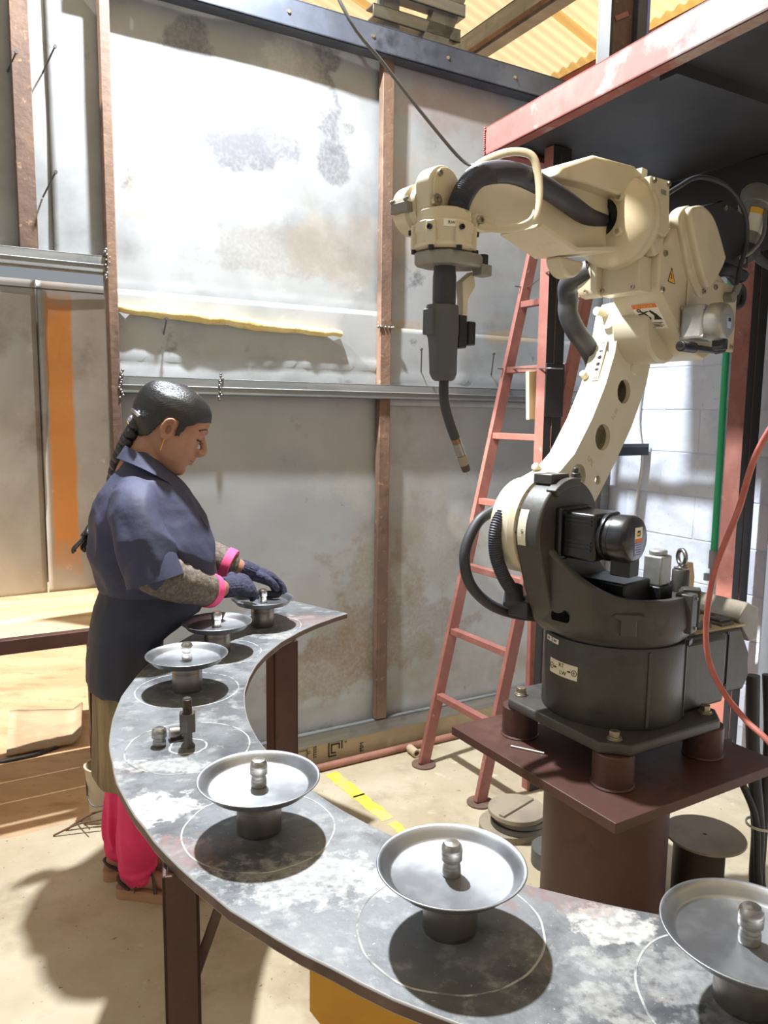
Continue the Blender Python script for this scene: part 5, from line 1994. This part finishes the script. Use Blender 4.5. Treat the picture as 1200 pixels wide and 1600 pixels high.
# nose, lips, brows, lids, cheeks, chin
tube(tmp, spline([(.098, 0, .030), (.105, 0, .010), (.121, 0, -.018), (.117, 0, -.031), (.100, 0, -.038)], 5), [.005 + .0068 * math.sin(min(1, i / 14) * PI / 2) for i in range(21)], 12)
for s in (-1, 1):
    ball(tmp, (.106, s * .0125, -.029), .0095, (1.1, .9, .8))
    tube(tmp, spline([(.084, s * .052, .028), (.101, s * .034, .036), (.106, s * .014, .030)], 5), .006, 8)
    ball(tmp, (.085, s * .034, .008), .0125)
    # ear
    ball(tmp, (-.004, s * .082, -.006), .03, (.58, .22, 1.1))
    tube(tmp, spline([(.010, s * .083, .010), (.002, s * .090, .027), (-.016, s * .093, .022), (-.022, s * .092, -.004), (-.012, s * .088, -.028), (.0, s * .083, -.036)], 5), .0052, 8)
tube(tmp, spline([(.078, -.026, -.060), (.098, -.012, -.0575), (.1055, 0, -.056), (.098, .012, -.0575), (.078, .026, -.060)], 5), .0056, 8)
tube(tmp, spline([(.078, -.024, -.065), (.096, -.011, -.070), (.1030, 0, -.0705), (.096, .011, -.070), (.078, .024, -.065)], 5), .0062, 8)
ball(tmp, (.078, 0, -.101), .024, (.8, 1.1, .8))
ball(tmp, (.035, 0, -.100), .045, (1, .95, .6))
bmesh.ops.transform(tmp, matrix=HM, verts=tmp.verts)
me_ = bpy.data.meshes.new('tmp')
tmp.to_mesh(me_)
tmp.free()
bm.from_mesh(me_)
bpy.data.meshes.remove(me_)
limb(bm, [(.0, 0, 1.42, .058), (-.028, 0, 1.37, .056), (-.055, 0, 1.32, .062), (-.06, 0, 1.25, .08)], 5, 22)
loft(bm, [sering(z, xb, xf, hw, 28) for z, xb, xf, hw in ((.72, -.17, -.03, .14), (.82, -.17, -.02, .15), (.9, -.16, .07, .15), (.98, -.14, .12, .145), (1.1, -.145, .115, .135), (1.2, -.14, .08, .125), (1.27, -.12, .045, .09), (1.30, -.10, .03, .07))])
# arms (upper arm, forearm, wrist) and hands inside the gloves
NA = [(-.065, -.115, 1.225, .040), (-.052, -.178, 1.15, .042), (-.030, -.212, 1.055, .044), (.04, -.155, 1.012, .042), (.12, -.088, .972, .034), (.182, -.038, .960, .0265)]
FA = [(-.03, .115, 1.225, .040), (.01, .178, 1.15, .042), (.05, .225, 1.075, .044), (.13, .19, 1.04, .042), (.21, .155, 1.005, .034), (.272, .150, .976, .0265)]
limb(bm, NA)
limb(bm, FA)
# legs
NL = [(-.06, -.08, .74, .085), (-.055, -.075, .52, .07), (-.075, -.06, .30, .056), (-.095, -.045, .10, .038), (-.095, -.045, .055, .036)]
FL = [(-.09, .08, .74, .085), (-.09, .08, .52, .07), (-.11, .08, .30, .056), (-.135, .078, .10, .038), (-.135, .078, .055, .036)]
limb(bm, NL)
limb(bm, FL)
FEET = [(Vector((-.128, -.028, 0)), Vector((.215, -.10, 0)).normalized()), (Vector((-.168, .078, 0)), Vector((.24, -.02, 0)).normalized())]
for hp, hd in FEET:
    sdv = Vector((-hd.y, hd.x, 0))
    q = lambda f, s, z: tuple(hp + hd * f + sdv * s + Vector((0, 0, z)))
    limb(bm, [(*q(.012, 0, .058), .027), (*q(.05, 0, .062), .032), (*q(.11, 0, .056), .030), (*q(.16, 0, .048), .026), (*q(.185, 0, .044), .018)], 5, 14)
    ball(bm, q(.15, .022, .043), .022, (1, 1, .7))
    ball(bm, q(.15, -.022, .043), .022, (1, 1, .7))
    for k in range(5):
        s = -.034 + .017 * k
        if hd.y < -.3:
            s = -s
        ball(bm, q(.205 - .009 * k, s, .040), .0105 - .001 * k, (1.5, 1, .85))
body_o = remesh('body', bm, 'skin', person, .0036, 2)
# face details
for s in (-1, 1):
    bm = new()
    tube(bm, [HM @ Vector(p) for p in spline([(.080, s * .060, .030), (.097, s * .042, .0405), (.107, s * .018, .036)], 5)], .0028, 7, flat=.6)
    obj('eyebrow', bm, 'hair', body_o, smooth=60)
    bm = new()
    tube(bm, [HM @ Vector(p) for p in spline([(.086, s * .050, .003), (.0985, s * .038, .000), (.1005, s * .027, .001), (.098, s * .020, .004)], 5)], .0017, 6)
    tube(bm, [HM @ Vector(p) for p in ((.098, s * .038, .000), (.107, s * .038, -.003))], .0011, 5)
    obj('eyelash', bm, 'hair', body_o, smooth=60)
bm = new()
tube(bm, [HM @ Vector(p) for p in spline([(.090, -.026, -.0632), (.1015, -.012, -.0632), (.1068, 0, -.0632), (.1015, .012, -.0632), (.090, .026, -.0632)], 5)], .0014, 5)
obj('mouth_line', bm, mat('lip_line', G(104, 62, 54), .6), body_o)
bm = new()
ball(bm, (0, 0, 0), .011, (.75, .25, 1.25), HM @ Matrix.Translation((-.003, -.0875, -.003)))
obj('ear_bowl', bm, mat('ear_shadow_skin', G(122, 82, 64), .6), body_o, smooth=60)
bm = new()
tube(bm, [HM @ Vector(p) for p in ((-.004, -.090, -.034), (-.002, -.092, -.052), (-.001, -.0925, -.066))], .0018, 6)
obj('earring', bm, 'gold', body_o, smooth=60)


# --- hair
def hairline(x):
    pts = [(-.2, -.062), (-.075, -.060), (-.045, -.045), (-.026, .0), (-.015, .032), (.012, .030), (.018, -.018), (.034, -.010), (.046, .026), (.075, .050), (.095, .060), (.2, .062)]
    for (x0, z0), (x1, z1) in zip(pts, pts[1:]):
        if x0 <= x <= x1:
            return z0 + (z1 - z0) * (x - x0) / (x1 - x0)
    return 0


bm = new()
zs = [-.064 + .20 * i / 46 for i in range(46)] + [.1365, .1395, .1415]


def head_at(z):
    for a_, b_ in zip(head, head[1:]):
        if a_[0] <= z <= b_[0]:
            t = (z - a_[0]) / (b_[0] - a_[0])
            return [a_[i] + (b_[i] - a_[i]) * t for i in (1, 2, 3)]
    return [-.02, .02, .015] if z > .13 else list(head[0][1:])


rings = []
for z in zs:
    xb, xf, hw = head_at(min(z, .1345))
    e = .0050 if z < .02 else .0060
    if z > .135:
        k = max(.05, (.1425 - z) / .009)
        rings.append(sering(z, -.03 * k * 1.2 - .005, .02 * k, .028 * k, 96, 2.1))
    else:
        rings.append(sering(z, xb - e - .006, xf + .0035, hw + e, 96, 2.2))
loft(bm, rings)
dele = [f for f in bm.faces if f.calc_center_median().z < hairline(f.calc_center_median().x) or len(f.verts) > 4 and f.calc_center_median().z < 0]
bmesh.ops.delete(bm, geom=dele, context='FACES')
for _ in range(5):
    bmesh.ops.smooth_vert(bm, verts=bm.verts, factor=.5, use_axis_x=True, use_axis_y=True, use_axis_z=True)
bmesh.ops.transform(bm, matrix=HM, verts=bm.verts)
hair = obj('hair', bm, 'hair', person, smooth=180)
sm = hair.modifiers.new('thick', 'SOLIDIFY')
sm.thickness = .004
sm.offset = -1
bm = new()
bp = spline([(-.020, 0, 1.515), (-.048, 0, 1.470), (-.074, .006, 1.425), (-.096, .022, 1.380), (-.110, .060, 1.335), (-.120, .110, 1.285), (-.136, .140, 1.225), (-.168, .145, 1.17), (-.205, .135, 1.115)], 9)
nb = len(bp)
for ph in (0, 2 * PI / 3, 4 * PI / 3):
    st_ = []
    for i, p in enumerate(bp):
        t = i / nb
        w_ = .018 * (1 - .45 * t)
        an = ph + i * .42
        st_.append(p + Vector((math.cos(an) * w_ * .75, math.sin(an) * w_, math.cos(an) * w_ * .6)))
    tube(bm, st_, [.021 * (1 - .45 * i / nb) for i in range(nb)], 9)
bd = obj('braid', bm, 'hair', person, smooth=180)
bm = new()
for k in range(9):
    dx, dy = random.uniform(-.012, .012), random.uniform(-.014, .014)
    tube(bm, spline([(-.196 + dx * .3, .137 + dy * .3, 1.13), (-.212 + dx, .134 + dy, 1.10), (-.228 + dx * 1.6, .13 + dy * 1.4, 1.078), (-.222 + dx * 2.4, .13 + dy * 1.4, 1.062 + .012 * random.random())], 5), [.006 - .0004 * i for i in range(16)] if False else .0045, 6)
obj('hair_end', bm, 'hair', bd, smooth=60)
bm = new()
for s in (-1, 1):
    tube(bm, [HM @ Vector(p) for p in spline([(-.108, s * .02, .010), (-.100, s * .050, .006), (-.086, s * .066, .0)], 5)], .006, 8)
ball(bm, (-.068, 0, 1.475), .016)
ball(bm, (-.05, -.048, 1.497), .008)
obj('hair_clip', bm, 'clip', hair, smooth=60)

# --- smock (upper part with short sleeves), wrap skirt, tunic, trousers
bm = new()
upper = [(.965, -.168, .150, .165), (.975, -.178, .156, .170), (1.01, -.187, .158, .172), (1.06, -.192, .157, .174), (1.12, -.192, .147, .176), (1.18, -.187, .130, .172), (1.225, -.172, .108, .160), (1.26, -.156, .086, .142), (1.29, -.140, .066, .120), (1.315, -.124, .046, .096), (1.34, -.108, .026, .078), (1.365, -.092, .006, .066), (1.385, -.080, -.01, .058)]
loft(bm, [sering(z, xb, xf, hw, 40, 2.3) for z, xb, xf, hw in upper])
limb(bm, [(-.070, -.090, 1.262, .060), (-.066, -.130, 1.232, .068), (-.060, -.168, 1.180, .072), (-.048, -.192, 1.12, .072), (-.036, -.206, 1.075, .070)], 5, 24)
limb(bm, [(-.045, .090, 1.262, .060), (-.02, .130, 1.232, .068), (.010, .170, 1.180, .072), (.035, .195, 1.125, .072), (.048, .206, 1.09, .070)], 5, 24)
smock = remesh('smock', bm, 'smock', person, .0065, 3, folds=smock_folds)
# cut the ends of the sleeves flat with hem rings
for pts, r in (([(-.040, -.202, 1.088), (-.026, -.212, 1.034)], .0765), ([(.048, .206, 1.10), (.062, .215, 1.050)], .074)):
    bm = new()
    a_, b_ = Vector(pts[0]), Vector(pts[1])
    d_ = (b_ - a_)
    lathe(bm, [(r - .012, -.035), (r - .003, 0), (r + .001, d_.length), (r - .004, d_.length), (r - .012, 0)], 36, a_, d_.normalized(), cap=False)
    obj('sleeve_hem', bm, 'smock', smock, smooth=60)
# collar: a folded band from the nape to the chest
for s in (-1, 1):
    bm = new()
    path = spline([(-.086, 0, 1.402), (-.076, s * .044, 1.394), (-.042, s * .070, 1.370), (.004, s * .070, 1.330), (.045, s * .055, 1.280), (.085, s * .030, 1.230), (.118, s * .006, 1.165)], 6)
    rows = []
    for i, p in enumerate(path):
        t = i / (len(path) - 1)
        outw = Vector((p.x + .05, p.y, 0))
        if outw.length < 1e-4:
            outw = Vector((-1, 0, 0))
        outw = Vector((p.x + .04, p.y * 1.2, 0)).normalized() if t < .6 else Vector((.5, s * .85, 0)).normalized()
        lo_ = p + outw * (.020 + .014 * t) + Vector((0, 0, -.036 + .010 * t))
        rows.append([p, p + outw * .007 + Vector((0, 0, .004)), lo_ + outw * .008, lo_])
    loft(bm, [[tuple(v) for v in r] for r in rows])
    obj('collar', bm, 'smock', smock, smooth=50)
bm = new()
low = [(.685, -.214, -.004, .184), (.70, -.214, -.002, .186), (.76, -.212, .0, .187), (.825, -.206, .002, .185), (.86, -.20, .048, .184), (.91, -.190, .118, .180), (.96, -.172, .150, .170), (.99, -.166, .148, .166)]
loft(bm, [sering(z, xb, xf, hw, 40, 2.35) for z, xb, xf, hw in low])
for k in range(11):
    a = R(100 + 26 * k)
    if math.cos(a) > .35:
        continue
    limb(bm, [(-.096 + .112 * math.cos(a), .186 * math.sin(a), .69, .013), (-.088 + .112 * math.cos(a + .05), .182 * math.sin(a + .05), .80, .009), (-.05 + .115 * math.cos(a + .08), .16 * math.sin(a + .08), .93, .006)], 4, 8)
remesh('wrap_skirt', bm, 'apron', person, .0065, 3, folds=lambda c: drape(c) * .6 if c.z > .7 else 0)
bm = new()
loft(bm, [sering(z, xb, xf, hw, 40, 2.3) for z, xb, xf, hw in ((.398, -.205, .0, .172), (.41, -.207, .0, .174), (.5, -.203, -.004, .172), (.6, -.2, -.008, .170), (.70, -.198, -.012, .166))])
for k in range(14):
    a = R(25 * k)
    limb(bm, [(-.103 + .096 * math.cos(a), .166 * math.sin(a), .40, .010), (-.103 + .092 * math.cos(a), .164 * math.sin(a), .52, .008), (-.105 + .086 * math.cos(a), .16 * math.sin(a), .66, .005)], 4, 8)
remesh('tunic', bm, 'kurta', person, .0065, 2, folds=drape)
for Lg, sx in ((NL, 1), (FL, 1)):
    bm = new()
    b = [Vector(p[:3]) for p in Lg]
    limb(bm, [(*(b[1] + Vector((0.008, 0, -.05))), .084), (*(b[2] + Vector((.012, 0, 0))), .076), (*(b[2] + Vector((0, 0, -.10))), .066), (*(b[3] + Vector((.006, 0, .02))), .052), (*(b[4] + Vector((.008, -.002, .022))), .047)], 6, 24)
    for k in range(7):
        a = R(51 * k + 10)
        limb(bm, [(b[2].x + .012 + .068 * math.cos(a), b[2].y + .068 * math.sin(a), .32, .010), (b[3].x + .010 + .054 * math.cos(a + .2), b[3].y + .054 * math.sin(a + .2), .17, .012), (b[4].x + .008 + .042 * math.cos(a + .5), b[4].y + .042 * math.sin(a + .5), .085, .008)], 4, 8)
    for zz, rr in ((.115, .048), (.095, .049), (.074, .045)):
        tube(bm, [(b[4].x + .006 + rr * math.cos(t), b[4].y + rr * math.sin(t), zz + .008 * math.sin(2 * t + zz * 90)) for t in [2 * PI * i / 24 for i in range(25)]], .008, 8)
    remesh('trouser_leg', bm, 'pink', person, .0055, 2, folds=drape)
# sandals
for hp, hd in FEET:
    sdv = Vector((-hd.y, hd.x, 0))
    q = lambda f, s, z: tuple(hp + hd * f + sdv * s + Vector((0, 0, z)))
    outl_ = [(p.x, p.y) for p in spline([(-.022, 0, 0), (-.012, .028, 0), (.05, .032, 0), (.12, .038, 0), (.19, .043, 0), (.232, .025, 0), (.238, -.005, 0), (.21, -.036, 0), (.15, -.042, 0), (.05, -.032, 0), (-.012, -.028, 0)], 4, True)]
    bm = new()
    loft(bm, [[q(f * 1.0, s * 1.0, 0.0) for f, s in outl_], [q(f, s, .016) for f, s in outl_], [q(f * .985, s * .97, .018) for f, s in outl_], [q(f, s, .034) for f, s in outl_]])
    sole = obj('sandal', bm, 'sandal', person, smooth=40)
    bm = new()
    for pts in ([(.045, .036, .034), (.055, .030, .075), (.075, .0, .098), (.10, -.026, .070), (.11, -.040, .034)], [(.045, -.036, .034), (.055, -.030, .075), (.085, .0, .094), (.135, .010, .085), (.175, .012, .062), (.185, .012, .036)], [(.03, .034, .04), (.0, .026, .055), (-.014, 0, .06), (.0, -.026, .055), (.03, -.034, .04)]):
        tube(bm, spline([q(*p) for p in pts], 6), .009, 8, flat=.3)
    obj('strap', bm, 'strap', sole, smooth=60)
# knitted undersleeves with pink cuffs
for A_, rr in ((NA, (.057, .058, .052, .046)), (FA, (.056, .056, .050, .046))):
    bm = new()
    p2_, p3_, p4_ = Vector(A_[2][:3]), Vector(A_[3][:3]), Vector(A_[4][:3])
    limb(bm, [(*(Vector(A_[1][:3]).lerp(p2_, .75)), rr[0]), (*p2_, rr[0]), (*p3_, rr[1]), (*p4_, rr[2]), (*(p4_ + (p4_ - p3_) * .12), rr[3])], 6, 22)
    dd = (p4_ - p3_).normalized()
    for k in range(5):
        c_ = p2_.lerp(p4_, .30 + .15 * k)
        a1, a2 = frame(dd)
        r_ = rr[1] - .003 * k
        tube(bm, [c_ + a1 * (r_ * math.cos(t)) + a2 * (r_ * math.sin(t)) + dd * (.006 * math.sin(2 * t + k * 2)) for t in [2 * PI * i / 20 for i in range(21)]], .007, 7)
    ud = remesh('undersleeve', bm, 'knit', person, .0055, 2)
    bm = new()
    c0 = p4_ + dd * .004
    lathe(bm, [(.030, .0), (.0535, -.002), (.0540, .008), (.0520, .026), (.047, .028), (.030, .022)], 32, c0, dd, cap=False)
    obj('pink_cuff', bm, 'pink_cuff', ud, smooth=50)


# gloves: palm, four fingers and a thumb, ribbed cuff
def glove(wrist, xdir, up, thumb, curl, name='glove'):
    x = Vector(xdir).normalized()
    z = Vector(up)
    z = (z - x * z.dot(x)).normalized()
    y = z.cross(x) * thumb
    mt = Matrix((x, y, z)).transposed().to_4x4()
    mt.translation = Vector(wrist)
    bm = new()
    rings = []
    for f, wd, th, dz in ((-.012, .031, .034, 0), (.012, .033, .036, .0), (.035, .042, .036, .002), (.060, .046, .034, .003), (.082, .045, .028, .000), (.096, .041, .018, -.005)):
        rings.append([mt @ Vector((f, wd * math.cos(t), dz + th * .72 * math.sin(t))) for t in [2 * PI * i / 20 for i in range(20)]])
    loft(bm, rings)
    for k, (yy, L) in enumerate(((.031, .066), (.011, .074), (-.010, .069), (-.029, .055))):
        p = Vector((.080, yy, .0))
        a = R(-curl * .55)
        pts = [p]
        for seg_, fr in enumerate((.42, .32, .26)):
            p = p + Vector((math.cos(a) * L * fr, -.0 + yy * .02, math.sin(a) * L * fr))
            pts.append(p)
            a -= R(curl * (.75 if seg_ == 0 else .55))
        limb(bm, [(*(mt @ q_), r_) for q_, r_ in zip(pts, (.0125, .0118, .0108, .0096))], 4, 12)
    tp = [Vector((.020, .026, -.006)), Vector((.042, .048, -.012)), Vector((.066, .058, -.022)), Vector((.086, .056, -.034))]
    limb(bm, [(*(mt @ q_), r_) for q_, r_ in zip(tp, (.015, .0125, .0115, .010))], 4, 12)
    g_ = remesh(name, bm, 'glove', person, .0032, 2)
    bm = new()
    rings = []
    for f, e in ((-.040, .0), (-.036, .002), (-.010, .002), (.018, .001), (.024, -.003)):
        rings.append([mt @ Vector((f, (.0315 + e + .0012 * (i % 2)) * math.cos(t), (.0265 + e + .0012 * (i % 2)) * math.sin(t))) for i, t in enumerate([2 * PI * i / 48 for i in range(48)])])
    loft(bm, rings, cap=False)
    o = obj('ribbed_cuff', bm, 'glove', g_, smooth=30)
    sm = o.modifiers.new('thick', 'SOLIDIFY')
    sm.thickness = .003
    return g_


glove((.205, -.016, .958), (.10, .080, -.016), (.05, -.75, .66), 1, 46)
glove((.296, .155, .966), (.085, .010, -.044), (.2, .35, 1), -1, 34)
